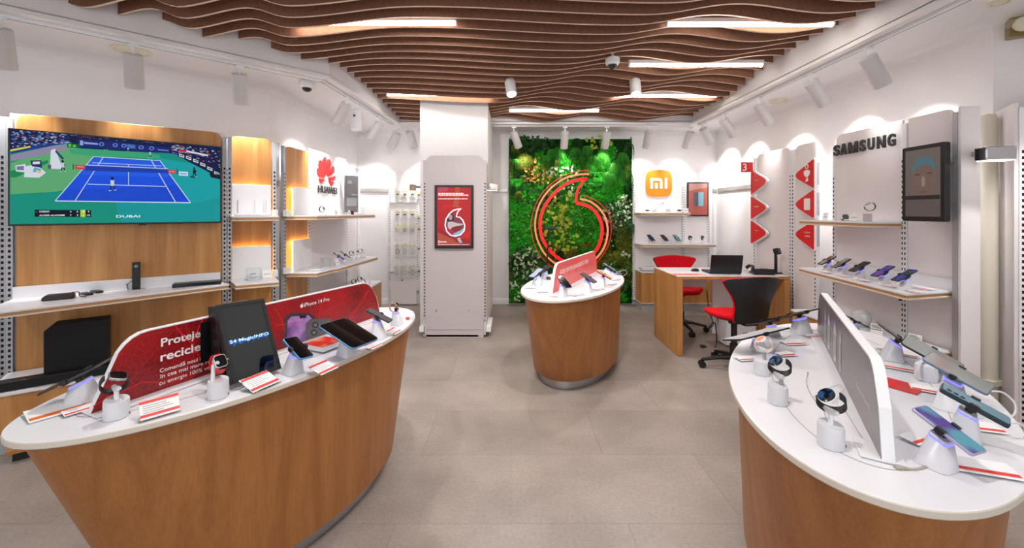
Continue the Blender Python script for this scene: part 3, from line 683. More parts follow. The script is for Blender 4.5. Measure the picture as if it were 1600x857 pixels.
# --- right wall: two sign panels and the wordmark bay
UR = Unit((2.72, 4.545), (2.72, 2.455))
def rx(px, off=0): return UR.x(px, off)
R4 = UR.root('display_bay', 'plain white wall panels behind the two strings of red triangles', 'wall display')
for a, e in ((1183, 1234), (1243, 1277)):
    a, e = rx(a), rx(e); MB().slab(rrect(e-a, 2.0, .05, x0=a, z0=.002, corners=(1,1,0,0)), -.004, .014).build('back_panel', PANELW, R4, bevel=.002)
upright(R4, rx(1236.5), m=WHITE, wd=.025); upright(R4, rx(1240.5), m=WHITE, wd=.025); upright(R4, rx(1275.5), m=WHITE, wd=.025)
for dx in (0,): upright(R4, rx(1180), m=WHITE, wd=.022, z1=1.97)
US = Unit((2.68, 3.41), (2.68, 2.455))
R5 = US.root('display_bay', 'white wall bay with black capital lettering and two product shelves', 'wall display')
x13 = US.x(1413); xe = US.x(1495)
MB().slab(rrect(x13-.04, 1.90, .05, x0=.03, z0=.10, corners=(0,1,0,0)), -.004, .014).build('back_panel', PANELW, R5, bevel=.002)
MB().slab(rrect(xe-x13-.05, 1.90, .04, x0=x13+.03, z0=.10, corners=(1,0,0,0)), -.004, .014).build('back_panel', PANELW, R5, bevel=.002)
upright(R5, .012, m=WHITE, wd=.022, z1=1.90); upright(R5, x13-.002, m=WHITE, wd=.018); upright(R5, x13+.017, m=WHITE, wd=.018); upright(R5, xe+.008, m=METG, wd=.028)
shelf(R5, wpts(US, [(2.67,3.50),(2.45,3.50),(2.44,2.87),(2.66,2.80),(2.67,2.80)]), 1.30)
shelf(R5, wpts(US, [(2.67,3.55),(2.46,3.52),(2.30,2.39),(2.63,2.47),(2.67,2.47)]), .89, upst=(.02, xe, .07))
cabinet(R5, -.12, xe, .28, .10, .53)
MB().bb(xe-.16, xe-.15, -.2, -.19, .80, .85).build('cable_clip', BLACK, R5, smooth=False)
a, zb = US.xz(1306, 244, .01); c, zt = US.xz(1403.5, 208.5, .01)
t = thing('wordmark', 'black raised capital lettering on the right wall panel', 'sign', US.w(0, -.02, 0), US.ang)
x0 = a; letters = 'S\u039bMSUNG'
zlow = US.xz(1312, 243.5, .01)[1]; zhi = US.xz(1312, 226.5, .01)[1]
for ch, p0, p1 in (('S',195,305),('A',330,440),('M',480,655),('S',697,810),('U',858,980),('N',1035,1195),('G',1240,1385)):
    xa_, xb_ = US.x(1290+p0/12.3, .01), US.x(1290+p1/12.3, .01); H_ = zhi-zlow; W_ = xb_-xa_
    if ch == 'A':
        s_ = W_*.30; P = [(xa_,zlow),(xa_+s_,zlow),(xa_+W_*.5,zlow+H_*.74),(xb_-s_,zlow),(xb_,zlow),(xa_+W_*.5+s_*.62,zhi),(xa_+W_*.5-s_*.62,zhi)]
        MB().slab(P, -.012, .0).build('letter', INK, t, smooth=False)
    elif ch in 'MN':
        s_ = W_*(.24 if ch == 'N' else .19); b = MB(); b.slab([(xa_,zlow),(xa_+s_,zlow),(xa_+s_,zhi),(xa_,zhi)], -.012, 0); b.slab([(xb_-s_,zlow),(xb_,zlow),(xb_,zhi),(xb_-s_,zhi)], -.012, 0)
        if ch == 'N': b.slab([(xa_,zhi),(xa_+s_*1.2,zhi),(xb_,zlow),(xb_-s_*1.2,zlow)], -.0118, -.0002)
        else: m_ = (xa_+xb_)/2; b.slab([(xa_,zhi),(xa_+s_*1.3,zhi),(m_+s_*.55,zlow),(m_-s_*.55,zlow)], -.0118, -.0002); b.slab([(xb_-s_*1.3,zhi),(xb_,zhi),(m_+s_*.55,zlow),(m_-s_*.55,zlow)], -.0116, -.0004)
        b.build('letter', INK, t, smooth=False)
    else: text(ch, t, xa_, zlow, W_, H_, -.012, INK, ext=.012, bold=.035, name='letter')
# tall portrait screen
XS = US.x(1448, .10); zt = US.xz(1448, 227, .10)[1]; zb_ = US.xz(1448, 347.4, .10)[1]
c0 = onz(0,400,0)
Hs = .455
t = thing('portrait_screen', 'black portrait screen beside the lettering showing a face in a blue cap', 'screen', (2.545, 2.52, 1.545), math.radians(-90-2))
ws, hs = .272, .470
MB().slab(rrect(ws, hs, .012, x0=-ws/2, z0=-hs/2), -.02, .014).build('housing', BLACK, t, bevel=.004)
MB().bb(-ws/2+.06, ws/2-.06, .014, .11, -.12, .12).build('mount', METD, t, smooth=False)
SB = mat('screen grey', (92,86,84), .12, emit=.25, ec=(120,112,110))
MB().slab(rrect(ws-.05, hs-.055, .002, x0=-ws/2+.025, z0=-hs/2+.03), -.0215, -.0195).build('screen', SB, t, smooth=False)
def ell(cx, cz, rx_, rz_, n=24, p=2.0): return [(cx+rx_*abs(math.cos(2*PI*k/n))**(2/p)*(1 if math.cos(2*PI*k/n) >= 0 else -1), cz+rz_*math.sin(2*PI*k/n)) for k in range(n)]
def flat(parent, pts, y, m, name='print'): return MB().face([(p[0], y, p[1]) for p in pts]).build(name, m, parent, smooth=False, fix=False)
def emi(name, c, e=.55):
    m = mat(name, c, .4, emit=e*1.25, ec=c, spec=.15); m.node_tree.nodes['Principled BSDF'].inputs['Base Color'].default_value = (.02,.02,.02,1); return m
flat(t, ell(.01,.015,.082,.135,28), -.0222, emi('screen face tone', (150,122,112), .30))
flat(t, [(-.072,.06),(-.06,.12),(-.03,.155),(.01,.165),(.05,.155),(.078,.12),(.09,.07),(.06,.098),(.02,.112),(-.03,.10)], -.0226, emi('screen cap blue', (104,144,158), .30))
for x, z, a_, c_, mm in ((-.028,.055,.018,.005,'screen brow'), (.048,.058,.018,.005,'screen brow'), (.008,-.055,.026,.007,'screen lips')):
    flat(t, ell(x,z,a_,c_,14), -.0227, emi(mm, (104,74,70) if mm == 'screen brow' else (150,96,96), .3))
flat(t, ell(.008,.01,.012,.035,12), -.0226, emi('screen nose tone', (182,152,140), .35))
flat(t, [(-ws/2+.027,-.10),(ws/2-.027,-.10),(ws/2-.027,-.075),(-ws/2+.027,-.075)], -.0228, emi('screen band', (60,54,54), .2))
flat(t, [(-ws/2+.027,-hs/2+.032),(ws/2-.027,-hs/2+.032),(ws/2-.027,-.10),(-ws/2+.027,-.10)], -.0229, emi('screen lower tone', (122,108,106), .3))
# --- triangle signs
def tri_sign(px_tip, px_base, ys, u, label, words, left):
    for k, (y0, y1) in enumerate(ys):
        t = thing('triangle_sign', label[k], 'sign', u.w(u.x(px_base, .05), -.05, 0), u.ang, 'red rounded triangle signs')
        xb_ = 0; xt = u.x(px_tip, .05)-u.x(px_base, .05)
        za = u.xz(px_base, y0, .05)[1]; zb = u.xz(px_base, y1, .05)[1]; zm = (za+zb)/2
        P = [(0, zb), (0, za)]; tip = []
        r = abs(xt)*.30
        d = 1 if xt > 0 else -1
        def rpoly(V, rr):
            out = []
            for j in range(len(V)):
                p0, p1, p2 = Vector(V[j-1]), Vector(V[j]), Vector(V[(j+1) % len(V)]); u1 = (p0-p1).normalized(); u2 = (p2-p1).normalized(); q0 = p1+u1*rr[j]; q2 = p1+u2*rr[j]
                for i in range(7): q = i/6; out.append(tuple((1-q)**2*q0+2*q*(1-q)*p1+q*q*q2))
            return out
        P = rpoly([(0, zb), (0, za), (xt*1.22, zm)], [.02, .02, abs(xt)*.42])
        O = rpoly([(-.004*d, zb-.014), (-.004*d, za+.014), (xt*1.22+.022*d, zm)], [.02, .02, abs(xt)*.45])
        MB().slab(O, 0, .022).build('backing', WHITE, t, smooth=False)
        MB().slab(P, -.004, -.0005).build('face', RED, t, smooth=False)
        for (q, xx, zz, hh) in words[k]: text(q, t, xx*xt if d > 0 else xx*xt, zm+zz*(za-zb), None, hh, -.0055, PAPER, align='C')
        MB().bb(-.006, .006, .0222, .045, zm-.1, zm+.1).build('bracket', METG, t, smooth=False)
lab = ['red triangle sign pointing right, directly under the number flag', 'red triangle sign pointing right, middle of the left string', 'red triangle sign pointing right, lowest of the left string']
tri_sign(1196, 1173.5, ((267,305),(307,343),(344.5,381)), UR, lab, ([('tarife', .42, .05, .018)], [('modele', .42, .02, .018)], [('asigurare', .45, .05, .016)]), True)
lab = ['red triangle sign pointing left, topmost, with white round figures', 'red triangle sign pointing left, with a blank white square', 'red triangle sign pointing left, partly hidden under the right shelf']
tri_sign(1244.5, 1272, ((248,294.5),(296,342),(345,391.5)), UR, lab, ([], [], [('cu bon', .35, .06, .018), ('cadou', .35, -.06, .018)]), False)
# figures on the top left-pointing triangle, blank square on the middle one
bx = UR.x(1262, .05); z_ = UR.xz(1262, 270, .05)[1]
t = [o for o in bpy.data.objects if o.get('label', '').startswith('red triangle sign pointing left, topmost')][0]
dx = UR.x(1261.5, .05)-UR.x(1272, .05)
MB().tube([(dx+.018*math.cos(a), -.0055, z_+.055+.018*math.sin(a)) for a in [k*2*PI/16 for k in range(16)]], .005, n=4, closed=True).build('figure', PAPER, t)
flat(t, [(dx+.04*math.cos(a), z_+.01-.05*abs(math.sin(a))) for a in [PI+k*PI/10 for k in range(11)]]+[(dx+.02, z_+.025), (dx-.02, z_+.025)], -.0055, PAPER, 'figure')
flat(t, [(dx-.02,z_-.085),(dx+.02,z_-.075),(dx+.012,z_-.04),(dx-.004,z_-.05)], -.0055, PAPER, 'figure')
t = [o for o in bpy.data.objects if o.get('label', '').startswith('red triangle sign pointing left, with a blank')][0]
z_ = UR.xz(1261, 319, .05)[1]; MB().slab(rrect(.075, .105, .008, x0=dx-.035, z0=z_-.055), -.006, -.0045).build('square', PAPER, t, smooth=False)
# number flag
fxx, fzz = UR.xz(1178, 269.5, .05)
t = thing('number_flag', 'small red flag sign with a white number three', 'sign', UR.w(fxx, -.06, fzz), math.radians(-8))
fw = 17/F*4.7; fh = 15.5/F*4.7
MB().bb(-fw, 0, -.006, 0, 0, fh).build('face', RED, t, smooth=False); MB().bb(-.008, .0, .0002, .052, .01, .03).build('bracket', METG, t, smooth=False); text('3', t, -fw*.88, fh*.14, None, fh*.72, -.0075, PAPER, bold=.01)
# --- right end panels, post and next bay
t = thing('end_panel', 'tall white end panel right of the wordmark bay', 'panel', (2.632, 2.40, 0), 0)
MB().bb(.0, .115, 0, .018, .02, 1.99).build('board', PANELW, t, smooth=False, bevel=.003); MB().bb(.0, .02, .019, .05, .02, 1.95).build('edge_post', METG, t, smooth=False)
t = thing('wall_pipe', 'beige boxed pipe between the two white end panels', 'pipe', (2.955, 2.61, 0), math.radians(10))
MB().lathe([(.042,0),(.042,1.94),(.034,1.97),(.001,1.98)], 16, c=(0,-.06,0)).build('casing', mat('beige paint', (214,206,190), .6), t); MB().bb(-.05,.05,-.11,-.01,.30,.33).build('collar', MATS['beige paint'], t, smooth=False)
UX = Unit((2.905, 2.37), (3.72, 1.80))
R6 = UX.root('display_bay', 'wall bay with a tall cream end panel at the right edge of the photo', 'wall display')
d = (Vector((3.08,2.63))-Vector((2.905,2.37)))
b = MB(); 
P = [UX.loc(q) for q in ((2.905,2.37),(3.08,2.63),(3.095,2.62),(2.92,2.36))]; b.prism(P, .02, 2.0); b.build('end_board', PANELW, R6, smooth=False, bevel=.003)
MB().bb(.05, UX.L, -.004, .014, .1, 2.0).build('back_panel', PANELW, R6, smooth=False); upright(R6, .032, m=WHITE, wd=.03); upright(R6, UX.L-.02, m=WHITE)
for z in (1.30, .89): shelf(R6, [(.06,-.012),(.06,-.30),(UX.L,-.30),(UX.L,-.012)], z)
cabinet(R6, .05, UX.L, .30, .1, .53)
for z, n in ((1.30, 'upper'), (.89, 'lower')):
    t = thing('red_leaflet', 'red leaflet on the %s shelf of the bay at the right edge' % n, 'leaflet', UX.w(.11, -.2, z), UX.ang-.3)
    b = MB(); b.box((0,0,.065), (.08,.004,.13), rot=(-.2,0,0)); b.build('card', RED, t, smooth=False); MB().box((0,.02,.004), (.08,.06,.008)).build('foot', CLEAR, t, smooth=False)

# ---------------------------------------------------------------- television
a = at(12.3, 200, 2.477); b_ = at(345.7, 229.7, 3.2)
UT = Unit((a.x, a.y), (b_.x, b_.y)); Ht = .595
tv = UT.root('television', 'large wall television showing a tennis match on a blue court', 'television')
zt0 = EYE-(353.7-331)*2.477/F; zt1 = zt0+Ht; W = UT.L
MB().slab(rrect(W, Ht, .004, x0=0, z0=zt0), -.004, .035).build('housing', BLACK, tv, bevel=.002)
MB().bb(W*.55, W*.59, -.007, .0, zt0-.008, zt0).build('sensor', BLACK, tv, smooth=False)
MB().bb(W*.25, W*.75, .035, .09, zt0+.12, zt1-.12).build('wall_mount', METD, tv, smooth=False)
EM = {}
def tvm(c, e=.72):
    if c not in EM: EM[c] = mat('screen colour %d %d %d' % c, c, .5, emit=e, ec=c, spec=.08); b0 = EM[c].node_tree.nodes['Principled BSDF']; b0.inputs['Base Color'].default_value = (.01,.01,.01,1)
    return EM[c]
tvb = MB(); tvl = []; lay = [0]
def tvp(pts, c, zoom=True):
    m = tvm(c)
    if m not in tvl: tvl.append(m)
    lay[0] += 1; P = []
    for x, y in pts:
        X, Z = UT.xz(x/4, 160+y/4, .006) if zoom else (x, y)
        X = min(max(X, .008), W-.008); Z = min(max(Z, zt0+.012), zt1-.008); P.append((X, -.0048-lay[0]*.0000075, Z))
    tvb.face(P, tvl.index(m))
def tvline(a, b_, c, w_=5):
    d = Vector(b_)-Vector(a); n = Vector((-d.y, d.x)).normalized()*w_/2; a, b_ = Vector(a), Vector(b_)
    tvp([a+n, b_+n, b_-n, a-n], c)
GRN = (14,150,128); LG = (96,176,118); BLU = (24,84,232); NAVY = (14,26,72)
tvp([(60,150),(1390,250),(1390,780),(60,790)], GRN)
tvp([(700,560),(1390,300),(1390,780),(760,780)], (18,156,160)); tvp([(960,340),(1390,420),(1390,600),(1150,640)], (20,166,172))
tvp([(65,380),(280,300),(430,280),(560,300),(620,330),(560,400),(450,545),(330,560),(65,575)], LG)
tvp([(65,430),(300,360),(300,380),(100,470),(65,470)], (20,140,86)); tvp([(430,290),(800,300),(1000,330),(1000,352),(580,338),(440,320)], (60,170,120))
tvp([(60,150),(1390,250),(1390,480),(1290,430),(1110,335),(1060,318),(760,305),(480,285),(430,240),(60,300)], NAVY)
tvp([(65,330),(340,270),(420,262),(420,296),(260,330),(65,368)], (150,140,170)); tvp([(65,290),(430,235),(430,252),(65,322)], (30,60,140)); tvp([(65,295),(190,272),(190,282),(65,308)], (226,216,70))
rs = random.Random(3)
for k in range(240):
    x = rs.uniform(68, 420); y = 172+rs.random()**.8*(105-(x-68)*.12)+(x-68)*.04
    w_ = rs.uniform(8, 20); c = rs.choice([(90,130,200),(60,96,170),(150,170,210),(30,46,100),(180,190,214),(44,70,140),(120,60,60)])
    tvp([(x,y),(x+w_,y+1),(x+w_,y+7),(x,y+6)], c)
for k in range(150):
    x = rs.uniform(1060, 1376); y = 262+(x-1060)*.08+rs.random()*(30+(x-1060)*.30)
    w_ = rs.uniform(8, 18); c = rs.choice([(90,130,200),(60,80,140),(170,180,210),(30,36,70),(200,60,60),(40,60,110),(210,200,190)])
    tvp([(x,y),(x+w_,y+2),(x+w_,y+7),(x,y+5)], c)
for k in range(90):
    x = rs.uniform(440, 1060); y = 188+(x-440)*.085+rs.random()*26; w_ = rs.uniform(8, 20)
    tvp([(x,y),(x+w_,y+1),(x+w_,y+5),(x,y+4)], rs.choice([(60,60,90),(110,110,150),(130,60,60),(40,60,120),(26,30,60)]))
tvp([(485,232),(700,244),(1060,285),(1060,318),(700,296),(485,280)], (22,40,120))
for x, y in ((635,262),(720,268),(775,272),(882,282),(948,288)):
    tvp([(x+16*math.cos(a_), y+12*math.sin(a_)) for a_ in [k*PI/6 for k in range(12)]], (120,150,220)); tvp([(x+10*math.cos(a_), y+8*math.sin(a_)) for a_ in [k*PI/6 for k in range(12)]], (30,50,130))
tvp([(525,248),(612,256),(612,266),(525,260)], (150,170,226)); tvp([(500,238),(520,240),(520,270),(500,268)], (150,170,226)); tvp([(795,262),(845,268),(845,290),(795,286)], (70,120,190)); tvp([(985,292),(1055,300),(1055,306),(985,300)], (120,130,190))
tvp([(1120,292),(1158,298),(1158,312),(1120,306)], (214,40,60)); tvp([(1165,300),(1300,328),(1300,338),(1165,312)], (220,226,236))
for k in range(7): x = 1075+k*44; y = 308+k*k*1.9+k*9; tvp([(x,y),(x+32,y+13),(x+32,y+30),(x,y+18)], (226,230,236) if k else (90,120,200)); tvp([(x+4,y+7),(x+28,y+16),(x+28,y+22),(x+4,y+13)], (20,24,40))
tvp([(1305,445),(1370,452),(1376,482),(1320,470)], (16,30,40))
tvp([(420,255),(500,262),(500,285),(420,282)], (20,90,50)); tvp([(428,262),(445,262),(445,278),(428,278)], (90,210,80)); tvp([(455,266),(475,267),(475,280),(455,279)], (90,210,80))
tvp([(585,340),(1000,365),(1190,628),(345,617)], BLU); tvp([(585,340),(1000,365),(1080,470),(502,452)], (34,96,240)); tvp([(545,400),(500,545),(760,530),(1060,520),(1185,625),(350,614)][0:0] or [(430,540),(700,545),(900,520),(1112,520),(1190,628),(345,617)], (24,76,214))
WL = (214,226,244)
for q in (((345,617),(1190,628),6), ((585,340),(345,617),5), ((1000,365),(1190,628),5), ((645,344),(470,615),5), ((945,362),(1098,626),5), ((585,340),(1000,365),4), ((548,512),(1036,527),4), ((803,388),(803,522),4), ((575,378),(1010,398),3)): tvline(q[0], q[1], WL, q[2])
tvp([(535,392),(1050,416),(1052,444),(528,428)], (30,62,176)); tvline((535,392),(1050,416), (200,210,236), 5)
for q in ((455,385,457,420),(1104,418,1106,450)): tvp([(q[0],q[1]),(q[0]+5,q[1]),(q[0]+5,q[3]),(q[0],q[3])], (20,30,40))
tvp([(470,390),(533,394),(533,420),(470,417)], (206,60,72)); tvp([(1050,421),(1098,424),(1098,447),(1050,444)], (206,60,72)); tvp([(1118,432),(1175,436),(1175,462),(1118,458)], (210,232,244)); tvp([(1126,442),(1166,445),(1166,452),(1126,449)], (90,160,214))
tvp([(480,399),(524,402),(524,408),(480,405)], (236,170,176)); tvp([(1056,430),(1092,432),(1092,438),(1056,436)], (236,170,176))
W1 = (222,226,240)
for P, c in ((((96,396),(160,386),(162,440),(100,432)), W1), (((104,402),(150,398),(150,425),(106,424)), (120,124,160)), (((160,400),(225,388),(288,440),(245,472),(150,468)), W1), (((190,365),(258,362),(262,410),(200,400)), (40,50,90)), (((205,372),(250,370),(250,386),(205,388)), W1),
    (((318,300),(345,290),(385,395),(385,418),(312,416)), W1), (((350,300),(400,350),(392,360),(345,310)), (30,50,110)), (((300,392),(320,390),(320,418),(300,416)), (90,90,130)), (((215,405),(258,418),(250,440),(205,436)), (80,170,220)), (((228,418),(262,436),(250,446),(224,436)), (226,206,90))):
    tvp(P, c)
def fig(x, y, s, shirt, skin=(70,50,44), sh=(30,34,60)):
    tvp([(x+3*s*math.cos(a_), y-15*s+3.4*s*math.sin(a_)) for a_ in [k*PI/4 for k in range(8)]], (30,24,28)); tvp([(x-4*s,y-11*s),(x+4*s,y-11*s),(x+4*s,y),(x-3*s,y)], shirt)
    tvp([(x-3*s,y),(x-.3*s,y),(x-3*s,y+9*s),(x-5.5*s,y+9*s)], sh); tvp([(x+.5*s,y),(x+4*s,y),(x+7*s,y+8*s),(x+5*s,y+9*s)], sh); tvp([(x-7*s,y+9*s),(x-2*s,y+9*s),(x-2*s,y+10.6*s),(x-7*s,y+10.6*s)], W1); tvp([(x+4*s,y+8*s),(x+8*s,y+8*s),(x+8*s,y+9.6*s),(x+4*s,y+9.6*s)], W1)
    tvp([(x+4*s,y-10*s),(x+7*s,y-6*s),(x+4*s,y-3*s)], skin)
fig(702, 522, 3.1, (206,214,244)); fig(392, 408, 2.6, (206,206,236)); fig(1214, 446, 2.2, (16,20,30), sh=(12,14,20)); fig(938, 330, 1.7, (180,190,220)); fig(660, 282, 1.5, (30,40,60)); fig(800, 296, .9, W1)
tvp([(1190,462),(1222,466),(1222,472),(1190,470)], (12,20,24))
tvp([(217,672),(570,675),(570,718),(217,716)], (10,18,36)); tvp([(502,672),(535,673),(535,718),(502,717)], (176,214,60)); tvp([(224,682),(236,686),(224,690)], (220,60,60))
tvb.build('screen_image', tvl, tv, smooth=False, fix=False)
WT = tvm((236,240,246), .9)
def tvtext(s, x0, x1, y0, y1, m=WT, bold=.01):
    a, za = UT.xz(x0/4, 160+y1/4, .0125); c, zc = UT.xz(x1/4, 160+y0/4, .0125); zt_ = UT.xz(x0/4, 160+y0/4, .0125)[1]
    text(s, tv, a, za, c-a, zt_-za, -.0125, m, bold=bold)
tvtext('DUBAI', 727, 875, 706, 721); tvtext('CRESSY', 245, 312, 678, 689); tvtext('AUGER-ALIASSIME', 245, 406, 702, 712)
for s, x, y in (('6', 438, 678), ('6', 480, 678), ('1', 516, 678), ('0', 550, 678), ('7', 438, 701), ('3', 480, 701), ('2', 516, 701), ('15', 544, 701)): tvtext(s, x, x+(8 if len(s) == 1 else 18), y, y+11, WT)
# ---------------------------------------------------------------- column screen
t = thing('portrait_screen', 'black framed screen on the column with red advert and white outline', 'screen', ((709.5-800)/F*4.42, 4.445, EYE-(339-331)/F*4.42), 0)
ws, hs = 60.5/F*4.42, 99/F*4.42
MB().slab(rrect(ws, hs, .006, x0=-ws/2, z0=-hs/2), -.035, .0).build('housing', BLACK, t, bevel=.003)
MB().slab(rrect(ws-.056, hs-.058, .001, x0=-ws/2+.028, z0=-hs/2+.03), -.0365, -.034).build('screen', emi('advert red', (206,30,34), .55), t, smooth=False)
def cz(x, y): return ((x-262)/7.457/F*4.42, -(y-440)/7.457/F*4.42)
def cs(P, c, k, e=.55): flat(t, [cz(*p) for p in P], -.0368-k*.0001, emi('advert %d %d %d' % c, c, e))
cs([(75,97),(200,97),(180,150),(75,160)], (206,70,96), 0); cs([(280,97),(330,97),(320,330),(250,330)], (206,84,56), 0); cs([(75,560),(160,620),(330,690),(450,700),(450,775),(75,775)], (170,34,36), 0)
cs([(75,620),(250,700),(340,770),(75,775)], (196,84,66), 1); cs([(150,300),(250,290),(240,340),(120,345)], (226,32,34), 1); cs([(380,640),(450,600),(450,680),(350,690)], (226,36,32), 1)
ring = [(350,347),(300,352),(250,368),(205,410),(170,470),(160,540),(180,610),(225,655),(280,665),(340,648),(382,600),(388,540),(365,480),(330,445),(290,440),(300,395),(320,365)]
cs([(150,480),(200,410),(250,380),(290,440),(340,450),(380,500),(395,560),(370,640),(290,690),(200,660),(150,590)], (150,60,90), 2)
MB().tube([(cz(*p)[0], -.0385, cz(*p)[1]) for p in ring], .0065, n=6, closed=True).build('outline', emi('advert white', (236,238,246), .9), t)
cs([(180,430),(200,398),(240,402),(262,440),(262,480),(240,500),(200,498),(178,470)], (44,34,36), 3); cs([(198,425),(215,410),(238,418),(246,450),(232,480),(212,476),(198,450)], (206,160,150), 4)
cs([(190,500),(240,495),(300,515),(360,520),(368,535),(300,548),(250,560),(215,590),(190,560)], (222,206,204), 5); cs([(230,570),(290,548),(360,545),(370,570),(330,605),(260,610)], (150,40,36), 6); cs([(180,580),(230,590),(260,650),(230,650),(190,620)], (206,30,60), 6); cs([(250,640),(330,600),(388,560),(380,610),(330,655),(280,662)], (160,200,226), 6)
cs([(300,690),(330,680),(360,740),(330,745),(310,720)], (206,196,206), 6)
for x0, x1, y0, y1 in ((80,375,163,178),(80,440,182,196),(80,420,226,236),(110,185,726,736),(80,440,760,766)):
    x = x0
    while x < x1-6:
        w_ = rs.uniform(14, 34); w_ = min(w_, x1-x); cs([(x,y0),(x+w_,y0),(x+w_,y1),(x,y1)], (240,222,224), 7, .8); x += w_+5
MB().tube([(cz(92+12*math.cos(a), 730)[0], -.0385, cz(92, 730+12*math.sin(a))[1]) for a in [k*PI/6 for k in range(12)]], .0022, n=5, closed=True).build('emblem', MATS['advert white'], t)
# ---------------------------------------------------------------- moss wall
MX0, MX1, MZ0, MZ1 = (795-800)/F*6.05, (989-800)/F*5.98, .02, 2.44
mw = thing('moss_wall', 'green living wall of moss, ferns and leaves behind the red ring emblem', 'plant wall', (MX0, 6.06, 0))
MW = MX1-MX0
def mpx(x, y):   # photo pixel -> local x,z on the wall
    return ((x-800)/F*5.98-MX0, EYE-(y-331)/F*5.98)
def mossmat(name, a, b_, sc=40): return noisy(name, a, b_, (sc,sc,sc), .9, bump=1.0, detail=6, ramp=(.35,.68), spec=.1)
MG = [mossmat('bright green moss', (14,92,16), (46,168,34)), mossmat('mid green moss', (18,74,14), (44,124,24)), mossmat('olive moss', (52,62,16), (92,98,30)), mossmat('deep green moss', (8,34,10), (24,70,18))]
LEAF = [noisy(n_, a, b_, (9,9,9), .5, spec=.4) for n_, a, b_ in (('yellow green leaf', (120,146,26), (172,188,44)), ('dark glossy leaf', (14,44,16), (34,84,28)), ('pale eucalyptus leaf', (150,172,138), (190,204,170)), ('fern green', (30,98,30), (66,150,44)), ('autumn leaf', (150,110,36), (190,140,50)), ('mid leaf', (50,120,34), (90,160,50)))]
rm = random.Random(11)
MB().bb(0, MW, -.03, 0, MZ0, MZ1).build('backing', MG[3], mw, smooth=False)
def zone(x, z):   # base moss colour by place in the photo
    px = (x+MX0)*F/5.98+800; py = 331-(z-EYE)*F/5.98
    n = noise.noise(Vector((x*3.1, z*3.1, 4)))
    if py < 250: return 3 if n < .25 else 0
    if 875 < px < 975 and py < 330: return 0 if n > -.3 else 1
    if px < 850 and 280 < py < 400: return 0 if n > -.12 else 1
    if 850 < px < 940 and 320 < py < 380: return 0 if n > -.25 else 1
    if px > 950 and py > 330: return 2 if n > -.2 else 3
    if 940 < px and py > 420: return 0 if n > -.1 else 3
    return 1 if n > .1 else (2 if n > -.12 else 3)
nx, nz = 110, 140; b = MB(); vv = []
for j in range(nz+1):
    for i in range(nx+1):
        x = MW*i/nx; z = MZ0+(MZ1-MZ0)*j/nz
        h = .045+.045*noise.noise(Vector((x*6, z*6, 1)))+.03*noise.noise(Vector((x*19, z*19, 2)))+.018*noise.noise(Vector((x*45, z*45, 3)))
        e = min(i, nx-i, j, nz-j); h = max(h, .005) if e > 0 else .0
        vv.append((x, -.03-h, z))
fs = []; mi = []
b.v = [Vector(v) for v in vv]
for j in range(nz):
    for i in range(nx):
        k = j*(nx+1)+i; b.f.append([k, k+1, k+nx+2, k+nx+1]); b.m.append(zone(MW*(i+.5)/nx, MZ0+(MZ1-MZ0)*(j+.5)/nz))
tag(b.build('moss', MG, mw, smooth=True, fix=False, angle=80), kind='stuff')
# cushions of ball moss
for (px, py, r, k) in [(820,255,.16,2),(812,232,.10,3),(845,350,.05,0),(860,350,.06,0),(905,345,.07,0),(925,350,.06,0),(840,330,.07,0),(810,365,.06,0),(818,385,.05,0),(965,405,.13,2),(880,430,.10,2),(940,400,.05,0),(812,405,.09,2),(860,300,.05,0),(955,345,.05,0),(975,360,.10,2),(970,380,.07,2),(835,275,.06,2),(890,400,.09,2),(930,385,.06,0),(826,420,.08,1),(984,430,.06,0),(975,465,.09,0),(810,460,.08,0),(820,345,.06,0),(850,250,.07,3),(925,235,.05,3),(880,250,.06,1),(960,290,.04,1),(905,300,.04,1),(980,330,.06,1),(870,375,.06,1),(955,425,.08,1),(840,385,.05,0),(803,300,.06,1),(808,330,.06,0),(985,300,.05,0),(900,260,.05,3)]:
    x, z = mpx(px, py); x = min(max(x, r*.8), MW-r*.8); b = MB(); rows = []
    for a in range(7):
        th = PI/2*a/6*1.0; ring = []
        for q in range(18):
            ph = 2*PI*q/18; d = Vector((math.cos(th)*math.cos(ph), -math.sin(th), math.cos(th)*math.sin(ph)))
            rr = r*(1+.16*noise.noise(d*3+Vector((px, py, 0)))+.07*noise.noise(d*9+Vector((px, 0, py)))); ring.append((x+d.x*rr, -.045+d.y*rr*.55, z+d.z*rr))
        rows.append(ring)
    b.loft(rows, 0, True); b.build('moss_cushion', MG[k], mw, angle=80)
def leaves(name, zones, m, n, size, ratio, spread=.0, out=(.07,.14), group=0):
    b = MB()
    for (cx, cy, rx_, ry_, wt) in zones:
        for _ in range(int(n*wt)):
            a = rm.random()*2*PI; q = math.sqrt(rm.random()); x, z = mpx(cx+rx_*q*math.cos(a), cy+ry_*q*math.sin(a))
            x = min(max(x, .02), MW-.02); z = max(z, .05); y = -rm.uniform(*out); s = size*rm.uniform(.6, 1.25)
            R = Euler((rm.uniform(-.9,.9), rm.uniform(0, 2*PI), rm.uniform(-.8,.8))).to_matrix(); w_ = s*ratio/2
            P = [(0,0,-s/2), (w_*.8,-s*.05,-s*.15), (w_,-s*.06,s*.08), (w_*.55,-s*.04,s*.32), (0,0,s/2), (-w_*.55,-s*.04,s*.32), (-w_,-s*.06,s*.08), (-w_*.8,-s*.05,-s*.15)]
            P = [R@Vector(p)+Vector((x,y,z)) for p in P]; b.add(P, [(0,1,7),(1,2,6,7),(2,3,5,6),(3,4,5)])
    return tag(b.build(name, m, mw, smooth=False, fix=False), kind='stuff')
